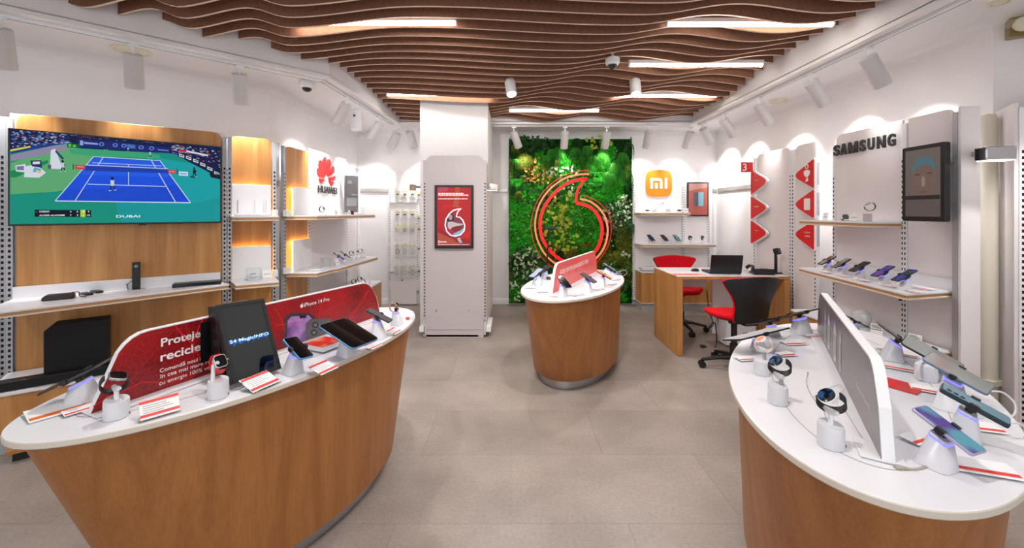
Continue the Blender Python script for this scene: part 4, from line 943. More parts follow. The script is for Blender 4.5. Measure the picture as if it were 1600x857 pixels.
leaves('yellow_green_leaves', [(868,350,20,45,1),(885,330,12,30,.3),(935,215+8,22,12,.25),(885,378,20,18,.4),(880,345,14,20,.4)], LEAF[0], 95, .065, .72)
leaves('autumn_leaves', [(838,262,18,16,.5),(828,275,12,12,.3),(845,280,20,10,.3)], LEAF[4], 110, .055, .6)
leaves('eucalyptus_leaves', [(960,335,26,20,1),(975,320,14,16,.4),(822,410,22,24,1.1),(810,440,12,30,.5),(880,270,26,10,.5),(975,395,10,10,.15),(890,295,10,14,.15)], LEAF[2], 90, .06, .5)
leaves('dark_leaves', [(960,340,30,26,1),(840,300,40,30,.6),(820,415,26,34,1),(890,420,50,30,1),(865,340,30,50,.8),(830,225,35,12,.8),(960,440,26,30,.8),(905,290,40,20,.5)], LEAF[1], 150, .07, .5)
leaves('mid_green_leaves', [(820,350,24,50,.8),(940,330,40,60,.7),(890,330,30,40,.6),(960,430,26,36,.8),(830,450,30,22,.6),(930,250,50,25,.5)], LEAF[5], 170, .045, .55)
def fronds(name, tufts, m, nb, L, wd):
    b = MB()
    for (cx, cy, k) in tufts:
        x0, z0 = mpx(cx, cy)
        for _ in range(int(nb*k)):
            a = rm.uniform(-1.0, 1.0)+PI/2*0; l = L*rm.uniform(.6, 1.1); dx = math.sin(a)*l*.55; N = 5; pr = None; w_ = wd*rm.uniform(.7,1.2)
            for i in range(N+1):
                t_ = i/N; x = x0+dx*t_; z = z0+l*.12*math.sin(t_*PI)-l*t_*t_*.95; y = -.08-.10*math.sin(t_*PI*.8)
                x = min(max(x, .01), MW-.01); z = max(z, .04); q = w_*(1-t_*.85)
                c = [(x-q, y, z), (x+q, y-.004, z)]
                if pr: b.add([pr[0], pr[1], c[1], c[0]], [(0,1,2,3)])
                pr = c
    return tag(b.build(name, m, mw, smooth=False, fix=False), kind='stuff')
fronds('grass_fern', [(862,235,1),(850,245,.7),(872,232,.7),(960,255,1),(940,235,1),(970,240,.8),(915,230,.9),(925,245,.7),(950,270,.6),(898,232,.6),(805,250,.3),(975,265,.5)], LEAF[3], 95, .30, .0035)
fronds('dark_fern', [(815,215,.8),(840,218,.7),(900,218,.8),(880,222,.6),(980,225,.5),(800,290,.4),(985,350,.3)], LEAF[1], 80, .24, .005)
fronds('olive_fern', [(805,225,.6),(810,300,.5),(895,385,.5),(870,400,.4)], mossmat('olive fern', (84,96,30), (120,128,44)), 70, .16, .006)
# edge stragglers
leaves('edge_leaves', [(797,y_,2,14,.25) for y_ in range(225, 470, 26)]+[(988,y_,1.5,14,.25) for y_ in range(225, 470, 26)], LEAF[5], 60, .04, .5, out=(.02,.1))
# ring emblem
RG = mat('red neon ring', (226,16,24), .35, emit=.75, ec=(228,14,22)); RS = mat('salmon neon ring', (255,116,84), .35, emit=1.0, ec=(255,112,82)); RT = mat('dark red ring', (176,18,26), .35, emit=.4, ec=(190,16,26))
em = thing('ring_emblem', 'red glowing speech mark emblem of three nested outlines on the moss wall', 'logo', ((893-800)/F*5.86, 5.86, 1.10), 0)
def rp(x, y): return ((820+x/4.51-893)/F*5.86, 0, EYE-(240+y/4.51-331)/F*5.86-1.10)
def smooth_path(P, n=4, closed=False):
    out = []; N = len(P)
    for i in range(N if closed else N-1):
        p0, p1, p2, p3 = (P[(i-1) % N] if closed or i > 0 else P[0]), P[i], P[(i+1) % N], (P[(i+2) % N] if closed or i+2 < N else P[-1])
        for k in range(n):
            t_ = k/n; out.append(tuple(.5*((2*p1[j])+(-p0[j]+p2[j])*t_+(2*p0[j]-5*p1[j]+4*p2[j]-p3[j])*t_*t_+(-p0[j]+3*p1[j]-3*p2[j]+p3[j])*t_**3) for j in range(len(p1))))
    if not closed: out.append(tuple(P[-1]))
    return out
def flatring(name, P, w_, m, closed=False, d=.03):
    P = [Vector(p) for p in P]; N = len(P); rings = []
    for i in range(N):
        t_ = (P[(i+1) % N]-P[i-1]) if closed else (P[min(i+1,N-1)]-P[max(i-1,0)]); t_.normalize(); n_ = Vector((-t_.z, 0, t_.x))
        a, c = P[i]+n_*w_/2, P[i]-n_*w_/2; rings.append([(a.x,-d,a.z),(c.x,-d,c.z),(c.x,0,c.z),(a.x,0,a.z)])
    if closed: rings.append(rings[0])
    b = MB(); b.loft(rings, 0, not closed); return b.build(name, m, em, smooth=False)
A1 = smooth_path([rp(*p) for p in [(438,178),(380,185),(310,205),(240,250),(180,312),(135,380),(112,450),(108,520),(122,595),(160,665),(215,722),(275,758),(335,770),(400,757),(460,722),(505,675),(532,615),(543,548),(538,495),(515,440),(480,395),(430,366),(360,350)]])
A2 = smooth_path([rp(*p) for p in [(360,350),(362,300),(375,250),(398,212),(438,178)]])
flatring('outline', A1, .042, RG); flatring('outline', A2, .030, RG)
flatring('middle_outline', smooth_path([rp(*p) for p in [(450,145),(380,149),(290,172),(210,222),(150,282),(102,360),(78,440),(72,520),(86,600),(122,680),(170,740),(240,790),(320,808),(400,798),(470,765),(530,706),(566,640),(582,560),(578,500),(555,430),(510,375),(450,335),(390,322)]]), .020, RS, d=.026)
flatring('outer_outline', smooth_path([rp(*p) for p in [(450,120),(370,126),(280,152),(190,212),(122,282),(72,370),(48,460),(45,540),(64,630),(100,705),(155,770),(230,820),(320,842),(410,830),(490,782),(550,712),(590,640),(607,560),(603,480),(580,410),(530,355),(470,315),(400,293)]]), .010, RT, d=.022)
b = MB()
for q in ((108,520),(543,548),(240,250),(430,366),(275,758),(460,722)): p = rp(*q); b.cyl((p[0],0,p[2]), (p[0],.14,p[2]), .006, n=8)
b.build('mounting_pin', METD, em)
# tripod stick behind the centre counter
t = thing('tripod_stick', 'thin black tripod stick with a phone clamp in front of the moss wall', 'tripod', ((852-800)/F*4.9, 4.9, 0), 0)
MB().cyl((0,0,.35), (.03,0,.95), .010).build('lower_pole', BLACK, t); MB().cyl((.03,0,.95), (.045,0,1.15), .007).build('upper_pole', BLACK, t)
for a in (0, 2.1, 4.2): MB().cyl((0,0,.42), (.22*math.cos(a), .22*math.sin(a), .012), .008).build('leg', BLACK, t)
b = MB(); b.bb(-.02,.11,-.012,.012,1.155,1.18); b.bb(-.02,-.008,-.02,.02,1.15,1.20); b.bb(.10,.112,-.02,.02,1.15,1.20); b.build('clamp', BLACK, t, bevel=.003)

# ---------------------------------------------------------------- desk
DX0, DX1, DY0, DY1, DZ = 1.565, 2.635, 3.88, 4.51, .757
dk = thing('reception_desk', 'oak and white desk with a laptop near the right wall', 'desk', (DX0, DY0, 0))
DW, DD = DX1-DX0, DY1-DY0
MB().bb(0, .055, 0, DD, .004, DZ-.032).build('side_panel', WOODP, dk, smooth=False, bevel=.002); MB().bb(DW-.055, DW, 0, DD, .004, DZ-.032).build('side_panel', WOODP, dk, smooth=False, bevel=.002)
tp = MB().bb(0, DW, 0, DD, DZ-.031, DZ-.004).build('desk_top', WOODP, dk, smooth=False, bevel=.002); MB().bb(.006, DW-.006, .006, DD-.006, DZ-.004, DZ).build('laminate', TOPW, tp, smooth=False)
MB().bb(.056, .56, DD-.03, DD-.012, .55, DZ-.032).build('modesty_panel', PANELW, dk, smooth=False); MB().bb(.56, DW-.056, .46, .478, .08, DZ-.032).build('modesty_panel', PANELW, dk, smooth=False)
t = thing('storage_box', 'small white box unit on the floor under the desk', 'drawers', (2.32, 4.15, 0), 0)
MB().bb(-.15,.15,0,.165,.012,.28).build('body', PANELW, t, smooth=False, bevel=.003)
d_ = MB().bb(-.145,.145,-.014,-.001,.02,.272).build('drawer', WHITE, t, smooth=False, bevel=.002); MB().bb(-.05,.05,-.02,-.0145,.235,.243).build('handle', METG, d_, smooth=False)
b = MB(); [b.cyl((x,y,0),(x,y,.012),.012,n=8) for x in (-.12,.12) for y in (.03,.14)]; tag(b.build('feet', BLACK, t), kind='stuff')
# laptop
p = onz(1132, 423, DZ)
t = thing('laptop', 'open dark laptop seen from behind on the desk', 'laptop', (2.10, 4.12, DZ), math.radians(180-4))
MB().slab(rrect(.30,.02,.004,x0=-.15,z0=0), -.10, .10).build('base', GRAPH, t, bevel=.002)
b = MB(); b.M = Matrix.Translation((0,.102,.010)) @ Matrix.Rotation(math.radians(-12), 4, 'X'); b.slab(rrect(.30,.185,.006,x0=-.15,z0=0), 0, .007); ld = b.build('lid', BLACK, t, bevel=.0015)
b = MB(); b.M = Matrix.Translation((0,.102,.010)) @ Matrix.Rotation(math.radians(-12), 4, 'X'); b.bb(-.14,.14,-.002,-.0005,.012,.175); b.build('screen', GLOSSK, t, smooth=False)
b = MB()
for r in range(5):
    for c_ in range(13): b.box((-.128+c_*.0213, -.045+r*.023+.02, .0215), (.018,.019,.003))
tag(b.build('keys', BLACK, t, smooth=False), kind='stuff')
p = onz(1086, 424, DZ); t = thing('computer_mouse', 'small black mouse on the desk left of the laptop', 'mouse', p, .3)
b = MB(); b.lathe([(.030,0),(.031,.010),(.024,.022),(.010,.028),(.001,.029)], 18); 
for i, v in enumerate(b.v): b.v[i] = Vector((v.x*1.5, v.y*.9, v.z))
b.build('shell', BLACK, t); MB().cyl((.02,-.003,.024), (.02,.003,.024), .006).build('wheel', METD, t)
p = onz(1074, 429, DZ); t = thing('desk_leaflet', 'red printed leaflet lying on the left of the desk', 'leaflet', p, .0)
MB().bb(-.16,.16,-.07,.04,.0004,.002).build('sheet', mat('salmon print', (226,160,150), .4), t, smooth=False); b = MB(); [b.bb(-.14+k*.05,-.105+k*.05,-.05,.02,.0021,.0025) for k in range(5)]; b.build('print', REDL, t, smooth=False)
# desk telephone
p = onz(1192, 429, DZ); t = thing('desk_telephone', 'black desk telephone with handset beside the laptop', 'telephone', (p.x, p.y+.02, DZ), math.radians(-12))
b = MB(); b.M = Matrix.Rotation(PI/2, 4, 'Z') @ Matrix.Identity(4); b.slab([(-.07,0),(.08,0),(.08,.012),(-.03,.055),(-.07,.06)], -.09, .09); b.build('base', BLACK, t, bevel=.004)
b = MB(); b.tube([(-.105,-.085,.045),(-.095,-.05,.07),(-.085,0,.078),(-.095,.05,.073),(-.105,.08,.05)], [.018,.016,.012,.016,.018], n=8); b.build('handset', BLACK, t)
b = MB()
for i in range(4):
    for j in range(3): b.box((.0+j*.022, -.045+i*.02, .048-.0*i), (.014,.012,.012))
b.build('keypad', METD, t, smooth=False)
p = onz(1216, 428.5, DZ); t = thing('barcode_scanner', 'black upright device on a round foot at the right end of the desk', 'scanner', (p.x-.01, p.y+.02, DZ), math.radians(15))
b = MB(); b.bb(-.05,.05,-.035,.035,0,.014); b.build('foot', BLACK, t, bevel=.008, seg=3); b = MB(); b.bb(-.013,.013,-.008,.010,.014,.20); b.build('neck', BLACK, t, bevel=.004)
b = MB(); b.box((-.005,-.018,.222), (.062,.040,.06), rot=(-.35,0,0)); b.build('head', BLACK, t, bevel=.008, seg=3); b = MB(); b.box((-.005,-.042,.229), (.036,.004,.034), rot=(-.35,0,0)); b.build('window', mat('slate blue glass', (70,80,120), .1), t)
t = thing('power_cable', 'white cable looped on the desk behind the laptop', 'cable', (2.33, 4.18, DZ))
MB().tube(smooth_path([(-.08,.02,.004),(-.02,.07,.02),(.04,.04,.012),(.0,-.02,.006),(-.05,.0,.03),(.0,.08,.045),(.07,.03,.004)]), .003, n=6).build('cord', PLW, t); MB().bb(.06,.09,.02,.05,.001,.02).build('plug', PLW, t, bevel=.003)
t = thing('floor_cable', 'black cable hanging under the desk beside the pedestal', 'cable', (2.04, 4.14, 0))
MB().tube(smooth_path([(0,.15,.55),(.0,.1,.35),(.02,.05,.22),(-.05,.02,.18),(.01,0,.25),(.02,.0,.006),(-.1,.0,.006)]), .005, n=6).build('cord', BLACK, t); MB().bb(-.13,-.09,-.02,.02,.001,.02).build('plug', BLACK, t)

# ---------------------------------------------------------------- chairs
REDF = noisy('red wool fabric', (196,10,24), (222,26,38), (90,90,90), .85, bump=.3, spec=.15)
def chair(p, yaw, label, sh):
    t = thing('swivel_chair', label, 'chair', (p[0], p[1], 0), yaw, 'red and black swivel chairs')
    # local +y is where the sitter looks
    b = MB(); rings = []
    for z, s in ((.455,.55),(.462,.86),(.475,.97),(.495,1.0),(.508,.96),(.515,.80),(.516,.3)):
        rings.append([(.215*s*(abs(math.cos(a))**.8)*(1 if math.cos(a) > 0 else -1), .02+.205*s*(abs(math.sin(a))**.85)*(1 if math.sin(a) > 0 else -1), z-(.02 if math.sin(a) > .8 else 0)) for a in [2*PI*k/32 for k in range(32)]])
    b.loft(rings); b.build('seat', REDF, t, angle=80)
    b = MB(); b.lathe([(.16,.45),(.17,.456),(.05,.42),(.045,.40)], 24); b.build('seat_pan', BLACK, t)
    # back: outer black shell and red pad, wide at the top and waisted
    prof = [(.455,.138),(.50,.152),(.56,.152),(.62,.160),(.68,.184),(.74,.222),(.79,.250),(.825,.252),(.84,.240)]
    def surf(off, shrink):
        rows = []
        for z, hw in prof:
            hw = hw-shrink; row = []
            for k in range(13):
                u = -1+2*k/12; x = hw*u; y = -.205-.05*math.sin((z-.455)/.385*PI*.5)*1.1+.06*u*u*(hw/.25)**2+off; row.append((x, y, z-(.022*u*u if z > .80 else 0)))
            rows.append(row)
        return rows
    def shell(o1, o2, shr, name, m):
        A, B_ = surf(o1, shr), surf(o2, shr); b = MB(); b.loft([A[i]+B_[i][::-1] for i in range(len(A))]); return b.build(name, m, t, angle=60)
    shell(-.014, .004, 0, 'back_shell', mat('satin black shell', (20,20,22), .42)); shell(.0045, .032, .004, 'backrest', REDF)
    MB().bb(-.06,.06,-.21,-.02,.43,.452).build('back_bracket', BLACK, t, bevel=.005)
    MB().cyl((0,0,.12), (0,0,.42), .024).build('gas_lift', BLACK, t); MB().cyl((0,0,.06), (0,0,.22), .034).build('hub', BLACK, t)
    MB().tube([(.05,.0,.44),(.16,.02,.43),(.21,.03,.41)], .006).build('lever', BLACK, t)
    for k in range(5):
        a = sh+2*PI*k/5; c_, s_ = math.cos(a), math.sin(a)
        b = MB(); b.tube([(c_*.03,s_*.03,.105),(c_*.12,s_*.12,.098),(c_*.26,s_*.26,.070)], [.026,.020,.014], n=8); lg = b.build('leg', BLACK, t)
        b = MB(); n_ = Vector((-s_, c_, 0)); c0 = Vector((c_*.262, s_*.262, .030)); b.cyl(c0-n_*.024, c0-n_*.006, .029, n=16); b.cyl(c0+n_*.006, c0+n_*.024, .029, n=16); b.cyl(c0, c0+Vector((0,0,.045)), .009); b.build('castor', BLACK, lg)
    return t
chair((1.95, 4.72), PI, 'red swivel chair behind the desk, facing the room', .35)
chair((1.93, 3.56), math.radians(10), 'swivel chair in front of the desk, black shell back to the viewer', math.radians(160))

# ---------------------------------------------------------------- oval counters
def counter(label, cx, cy, ang, a, b_, drop=0, dx=.03):
    t = thing('display_counter', label, 'counter', (cx, cy, 0), ang, 'oval oak display counters')
    N = 96
    def E(aa, bb, x0=0): return [(x0+aa*math.cos(2*PI*k/N), bb*math.sin(2*PI*k/N)) for k in range(N)]
    MB().prism(E(a, b_), .729, .749, 0, 1).build('countertop', [TOPW, EDGE], t, bevel=.004, seg=3)
    MB().tube([(p[0], p[1], .7492) for p in E(a*.83, b_*.62)], .0011, n=4, closed=True).build('cable_groove', mat('groove', (150,144,132), .7), t)
    at_, bt, ab, bb = a-.03, b_-.03, a*.72, b_*.88
    rings = []
    for k in range(7):
        s = k/6; rings.append([(x, y, .729-(.729-.085)*s) for x, y in E(at_+(ab-at_)*s, bt+(bb-bt)*s, dx*s)])
    rings.append([(x, y, .078) for x, y in E(ab-.012, bb-.012, dx)])
    bo = MB(); bo.loft(rings); bo.build('body', WOOD, t, angle=50)
    MB().prism(E(ab-.055, bb-.05, dx), .004, .078).build('plinth', METAL, t)
    MB().prism(E(ab-.065, bb-.06, dx), 0, .004).build('floor_ring', BLACK, t)
    return t
CL = counter('oval oak counter at front left with the red recycling sign', -1.049, 1.88, 1.163, .835, .388)
CRt = counter('oval oak counter at front right with the silver sign', 1.278, 1.567, .966, .835, .388)
CC = counter('oval oak counter in the middle of the shop before the moss wall', .570, 3.63, 1.125, .835, .388)
def sign(A, B, label, face, h=.222, th=.018):
    u = Unit(A, B); L = u.L; t = u.root('counter_sign', label, 'sign'); t.location.z = .7505
    def outline(e):
        P = [(e, e), (L-e, e)]; r = .05
        # right top corner then left top corner, rounded
        c1 = (L-.10-e*.6, h-e); P += [(L-.035-e, h*.55)]; 
        for k in range(5):
            q = k/4; P.append(((1-q)**2*(c1[0]+.032)+2*q*(1-q)*c1[0]+q*q*(c1[0]-.05), (1-q)**2*(h*.76)+2*q*(1-q)*(h-e)+q*q*(h-e)))
        c2 = (.10+e*.6, h-e)
        for k in range(5):
            q = k/4; P.append(((1-q)**2*(c2[0]+.05)+2*q*(1-q)*c2[0]+q*q*(c2[0]-.032), (1-q)**2*(h-e)+2*q*(1-q)*(h-e)+q*q*(h*.76)))
        return P
    MB().slab(outline(0), -th/2, th/2).build('board', WHITE, t, smooth=False, bevel=.002)
    MB().slab(outline(.005), -th/2-.0012, -th/2-.0002).build('printed_face', face, t, smooth=False)
    MB().bb(.0, L-.0, -.055, .035, -.0004, .005).build('base_plate', TOPW, t, smooth=False, bevel=.002)
    t['u'] = 0; return u, t, -th/2-.0015
# left sign
u, t, ys = sign((-1.29,1.244), (-.785,2.43), 'long red leaf print sign standing along the left counter', leafprint('red leaf skin print', (176,18,26), (104,10,18), (214,56,54), 6))
def sz(px, py): x, z = u.xz(px, py, .009); return x, z-.7505
def stext(s, p0, p1, hgt, m, bold=0, name='lettering'):
    x0, z0 = sz(*p0); x1, _ = sz(*p1); return text(s, t, x0, z0, (x1-x0) if p1[0] != p0[0] else None, hgt, ys-.0005, m, bold=bold, name=name)
x0, z0 = sz(251, 542.7); XW = sz(328,540)[0]-x0; text('Protejeaz\u0103,', t, x0, z0-.009, XW/.82, .041, ys-.0008, PAPER, bold=.022)
x0, z0 = sz(250, 565.8); text('recicleaz\u0103.', t, x0, z0, (sz(326,560)[0]-x0)/.76, .034, ys-.0008, PAPER, bold=.022)
for s, q in (('Comand\u0103 noul iPhone', (249,583)), ('\u00een cea mai mare re\u021bea', (249,592.5)), ('cu energie 100% verde', (248,603))):
    x0, z0 = sz(*q); text(s, t, x0, z0-(.0042 if 'g' in s or 'r' in s else 0), (sz(308,590)[0]-x0)*{'C':1.52,'\u00ee':1.60,'c':1.58}[s[0]], .0185 if 'g' in s or 'r' in s else .0150, ys-.0008, PAPER, bold=.006)
x0, z0 = sz(471, 481); text('iPhone 14 Pro', t, x0+.012, z0, None, .019, ys-.0008, PAPER, bold=.012)
b = MB()
ap = [(0,-.0075),(.004,-.0065),(.007,-.002),(.0045,.0015),(.006,.0055),(.003,.007),(0,.0055),(-.003,.007),(-.006,.0055),(-.007,0),(-.0045,-.0062)]
b.slab([(x0+q[0]*1.2, z0+.008+q[1]*1.2) for q in ap], ys-.0008, ys-.0006); b.slab([(x0+.001, z0+.018), (x0+.006, z0+.024), (x0+.004, z0+.017)], ys-.0008, ys-.0006); b.build('fruit_mark', PAPER, t, smooth=False)
# bright veins
VE = mat('bright red vein', (236,40,40), .4)
def veins(lines, w_=3):
    for L_ in lines:
        P = [(sz(*p)[0], max(.008, sz(*p)[1])) for p in L_]
        MB().tube([(p[0], ys-.0002, p[1]) for p in P], [.0020*(1-.5*k/len(P)) for k in range(len(P))], n=4).build('vein_print', VE, t)
veins([[(145,636),(168,620),(190,612),(222,597),(262,597),(300,585)], [(272,508),(290,530),(299,537),(312,560)], [(317,498),(300,535)], [(427,480),(440,500),(445,520)], [(508,460),(500,480),(497,500)], [(575,455),(560,480),(545,495)], [(430,509),(470,503)]])
# printed phones on the sign
def sface(pts, m, k=0, name='phone_print'): return MB().face([(sz(*p)[0], ys-.0006-k*.0003, max(.008, sz(*p)[1])) for p in pts]).build(name, m, t, smooth=False, fix=False)
sface([(443,500),(446,495),(454,489),(484,490),(491,495),(494,505),(494,530),(490,548),(443,548)], mat('print graphite', (62,58,66), .35))
sface([(449,501),(455,495),(482,493),(488,500),(489,545),(448,545)], noisy('print purple', (110,70,140), (200,150,220), (14,14,14), .3), 1); sface([(467,493.5),(478,493),(478,497),(468,498)], BLACK, 2)
sface([(477,506),(484,499),(515,498),(518,505),(516,535),(500,545),(477,545)], mat('print silver phone', (96,92,96), .35), 2); 
for c0 in ((492,508),(490,520),(502,512)):
    sface([(c0[0]+5*math.cos(a), c0[1]+5*math.sin(a)) for a in [k*PI/6 for k in range(12)]], BLACK, 3); sface([(c0[0]+3*math.cos(a), c0[1]+3*math.sin(a)) for a in [k*PI/6 for k in range(12)]], METD, 4)
# right sign
u, t, ys = sign((1.60,2.125), (.925,1.005), 'long silver grey sign standing along the right counter', mat('silver print', (138,133,133), .36, .5), th=.026)
text('Galaxy Watch5', t, u.L-.30, .075, .18, .016, ys-.0008, mat('pale print', (216,214,214), .5))
for k, (x0, w_) in enumerate(((.30,.035),(.40,.05),(.56,.06),(.70,.03))):
    MB().face([(x0, ys-.0006, .02), (x0+w_, ys-.0006, .03), (x0+w_*1.1, ys-.0006, .15), (x0+w_*.4, ys-.0006, .185), (x0, ys-.0006, .14)]).build('device_print', mat('pale device print', (196,190,188), .4), t, smooth=False, fix=False)
    MB().face([(x0+w_*.3, ys-.0009, .04), (x0+w_*.8, ys-.0009, .05), (x0+w_*.8, ys-.0009, .13), (x0+w_*.3, ys-.0009, .13)]).build('device_print', mat('mid grey print', (150,144,142), .4), t, smooth=False, fix=False)
# centre sign
u, t, ys = sign((.292,3.064), (.875,4.255), 'red skyline print sign standing along the middle counter', mat('coral print', (222,84,78), .38), th=.02)
x0, z0 = sz(874, 429.5); x1, z1 = sz(919, 415)
text('toate care te conecteaz\u0103 la viitor', t, x0, z0, x1-x0, .055, ys-.0008, mat('pink print', (246,206,202), .5), bold=.02)
for px, hh in ((878,.06),(899,.10),(923,.07),(888,.05)):
    x0, _ = sz(px, 420); MB().face([(x0, ys-.0006, .09), (x0+.03, ys-.0006, .09), (x0+.016, ys-.0006, .09+hh)]).build('tower_print', mat('dusky print', (176,72,74), .4), t, smooth=False, fix=False)
# ---------------------------------------------------------------- products
SCR = {}
def scr(name, c1, c2, sc=8): return noisy('display '+name, c1, c2, (sc,sc,sc), .12, detail=1, ramp=(.42,.58), spec=.6)
DARKS = mat('dark glass screen', (8,9,13), .07, coat=.6)
def device(pos, rot, w_, h_, label, m=DARKS, th=.008, cat='phone', name='display_phone', group=None, frame=GRAPH, back=False, bez=.003, bumps=False):
    t = thing(name, label, cat, pos, tuple(rot), group)
    r = min(w_, h_)*.13
    MB().prism([(x-w_/2, y-h_/2) for x, y in rrect(w_, h_, r)], -th/2, th/2).build('body', frame, t, bevel=th*.25)
    MB().prism([(x-w_/2+bez, y-h_/2+bez) for x, y in rrect(w_-2*bez, h_-2*bez, r*.85)], th/2, th/2+.0006).build('back_cover' if back else 'screen', m, t, smooth=False)
    if bumps:
        b = MB(); [b.cyl((-w_*.22, h_*(.38-.1*k), th/2), (-w_*.22, h_*(.38-.1*k), th/2+.002), w_*.08) for k in range(3)]; b.build('camera_lens', BLACK, t)
    MB().bb(w_/2-.0005, w_/2+.0012, h_*.08, h_*.2, -.001, .001).build('side_button', frame, t, smooth=False)
    return t
def stand(base, rot, pos, label, z0=.7495, s=1.0, group='white security stands', glow=True, th=.008):
    """white tapering pedestal from base to just under the device centre"""
    R = Euler(tuple(rot)).to_matrix(); n = R@Vector((0,0,1)); 
    if n.z < 0: n = -n
    yaw = rot[2]
    t = thing('security_stand', label, 'stand', (base[0], base[1], z0), yaw, group)
    inv = Matrix.Rotation(-yaw, 3, 'Z'); top = inv@(Vector(pos)-n*(th/2+.018)-Vector((base[0], base[1], z0)))
    nl = inv@n; u = Vector((1,0,0)); u = (u-nl*u.dot(nl)).normalized(); v = nl.cross(u)
    def ring(c, ax, ay, uu, vv_): return [c+uu*(ax*p)+vv_*(ay*q) for p, q in ((-1,-.7),(-.7,-1),(.7,-1),(1,-.7),(1,.7),(.7,1),(-.7,1),(-1,.7))]
    X, Y = Vector((1,0,0)), Vector((0,1,0)); c0 = Vector((0,0,.0005)); hgt = top.length
    low = [ring(c0, .031*s, .034*s, X, Y)]; k1 = .86
    mid = ring(c0.lerp(top, k1), .021*s, .020*s, (X*(1-k1)+u*k1).normalized(), (Y*(1-k1)+v*k1).normalized())
    tp_ = ring(top, .0195*s, .018*s, u, v)
    b = MB(); b.loft([low[0], mid]); b.build('pedestal', PLW, t, angle=60)
    b = MB(); b.loft([[p*1.0 for p in mid], ring(c0.lerp(top, .94), .0203*s, .0193*s, u, v)]); b.build('glow_ring', BLUEGLOW if glow else PLW, t, smooth=False)
    b = MB(); b.loft([ring(c0.lerp(top, .94), .0203*s, .0193*s, u, v), tp_]); b.build('collar', PLW, t, smooth=False)
    b = MB(); b.cyl(top, top+nl*.012, .008*s, n=10); b.loft([ring(top+nl*.010, .014*s, .010*s, u, v), ring(top+nl*.0175, .014*s, .010*s, u, v)]); b.build('clamp_neck', BLACK, t)
    return t
def claws(pos, rot, w_, th, parent_stand_loc=None):
    pass
def phone_on_stand(base, rot, pos, w_, h_, lab, where, m=DARKS, z0=.7495, th=.008, s=1.0, cat='phone', group=None, frame=GRAPH, glow=True, back=False, bumps=False, name='display_phone', claw=True):
    pos = Vector(pos); st = stand(base, rot, pos, 'white security stand under the '+where, z0, s, glow=glow, th=th)
    d = device(pos, rot, w_, h_, lab, m, th, cat, name, group, frame, back, bumps=bumps)
    if claw:
        R = Euler(tuple(rot)).to_matrix(); inv = Matrix.Rotation(-rot[2], 3, 'Z'); b = MB(); o_ = inv@(pos-Vector((base[0], base[1], z0))); Rl = inv@R
        sg = 1 if (R@Vector((0,0,1))).z > 0 else -1
        for e in (-1, 1):
            for (cx, d1, cz, d3) in ((e*(w_/2+.003), .005, 0, th+.004), (e*(w_/2+.0), .011, (th/2+.002)*sg, .003)):
                q = MB(); q.box((cx, 0, cz), (d1, .018, d3)); b.add([o_+Rl@v for v in q.v], q.f)
            q = MB(); q.box((e*w_*.28, 0, -(th/2+.0042)*sg), (w_*.5, .010, .004)); b.add([o_+Rl@v for v in q.v], q.f)
        b.build('clamp_arm', BLACK, st, smooth=False)
    return st, d
def price_card(p, yaw, label, w_=.09, h_=.06, tilt=.75, bars=(1,1), flatc=False, group='price card holders'):
    t = thing('price_card', label, 'price card', p, yaw, group)
    b = MB(); P = [(0,0),(h_*math.cos(tilt)+.012,0),(h_*math.cos(tilt)+.012,.003),(.004,.003)]
    b.M = Matrix.Rotation(0, 4, 'Z')
    # clear foot and sloping clear plate; slope rises away from the front (+y)
    R = Matrix.Rotation(tilt, 4, 'X')
    MB().bb(-w_/2-.003, w_/2+.003, -.012, h_*math.cos(tilt), .0003, .003).build('holder_foot', CLEAR, t, smooth=False)
    b = MB(); b.M = Matrix.Translation((0,-.004,.003)) @ R; b.bb(-w_/2-.003, w_/2+.003, 0, h_+.004, 0, .0025); b.build('holder_plate', CLEAR, t, smooth=False)
    b = MB(); b.M = Matrix.Translation((0,-.004,.003)) @ R; b.bb(-w_/2, w_/2, .002, h_+.002, .0028, .0036); cdn = b.build('card', PAPER, t, smooth=False)
    b = MB(); b.M = Matrix.Translation((0,-.004,.003)) @ R
    if bars[0]: b.bb(-w_/2, w_/2, .008, .008+h_*.15, .0037, .0041)
    if bars[1]: b.bb(-w_/2, w_/2, h_*.86, h_+.001, .0037, .0041)
    if bars[0] or bars[1]: b.build('red_band', REDL, cdn, smooth=False)
    b = MB(); b.M = Matrix.Translation((0,-.004,.003)) @ R
    for k in range(4): b.bb(-w_*.42, w_*(.1+.08*((k*7) % 4)), h_*(.36+.12*k), h_*(.36+.12*k)+.0018, .0037, .0040)
    b.build('print', INKG, cdn, smooth=False)
    return t
def flat_card(p, yaw, label, w_=.12, h_=.07, m=PAPER, band=REDL, group='cards lying on the counters'):
    t = thing('info_card', label, 'card', p, yaw, group)
    MB().bb(-w_/2-.006, w_/2+.006, -h_/2-.006, h_/2+.006, .0002, .0022).build('holder_foot', CLEAR, t, smooth=False)
    c_ = MB().box((0,0,.0075), (w_, h_, .0012), rot=(.12,0,0)).build('card', m, t, smooth=False)
    MB().box((0,-h_*.28,.0087-h_*.0337), (w_*.96, h_*.18, .0010), rot=(.12,0,0)).build('red_band', band, c_, smooth=False)
    return t
BANDK = mat('black rubber strap', (24,24,26), .55)
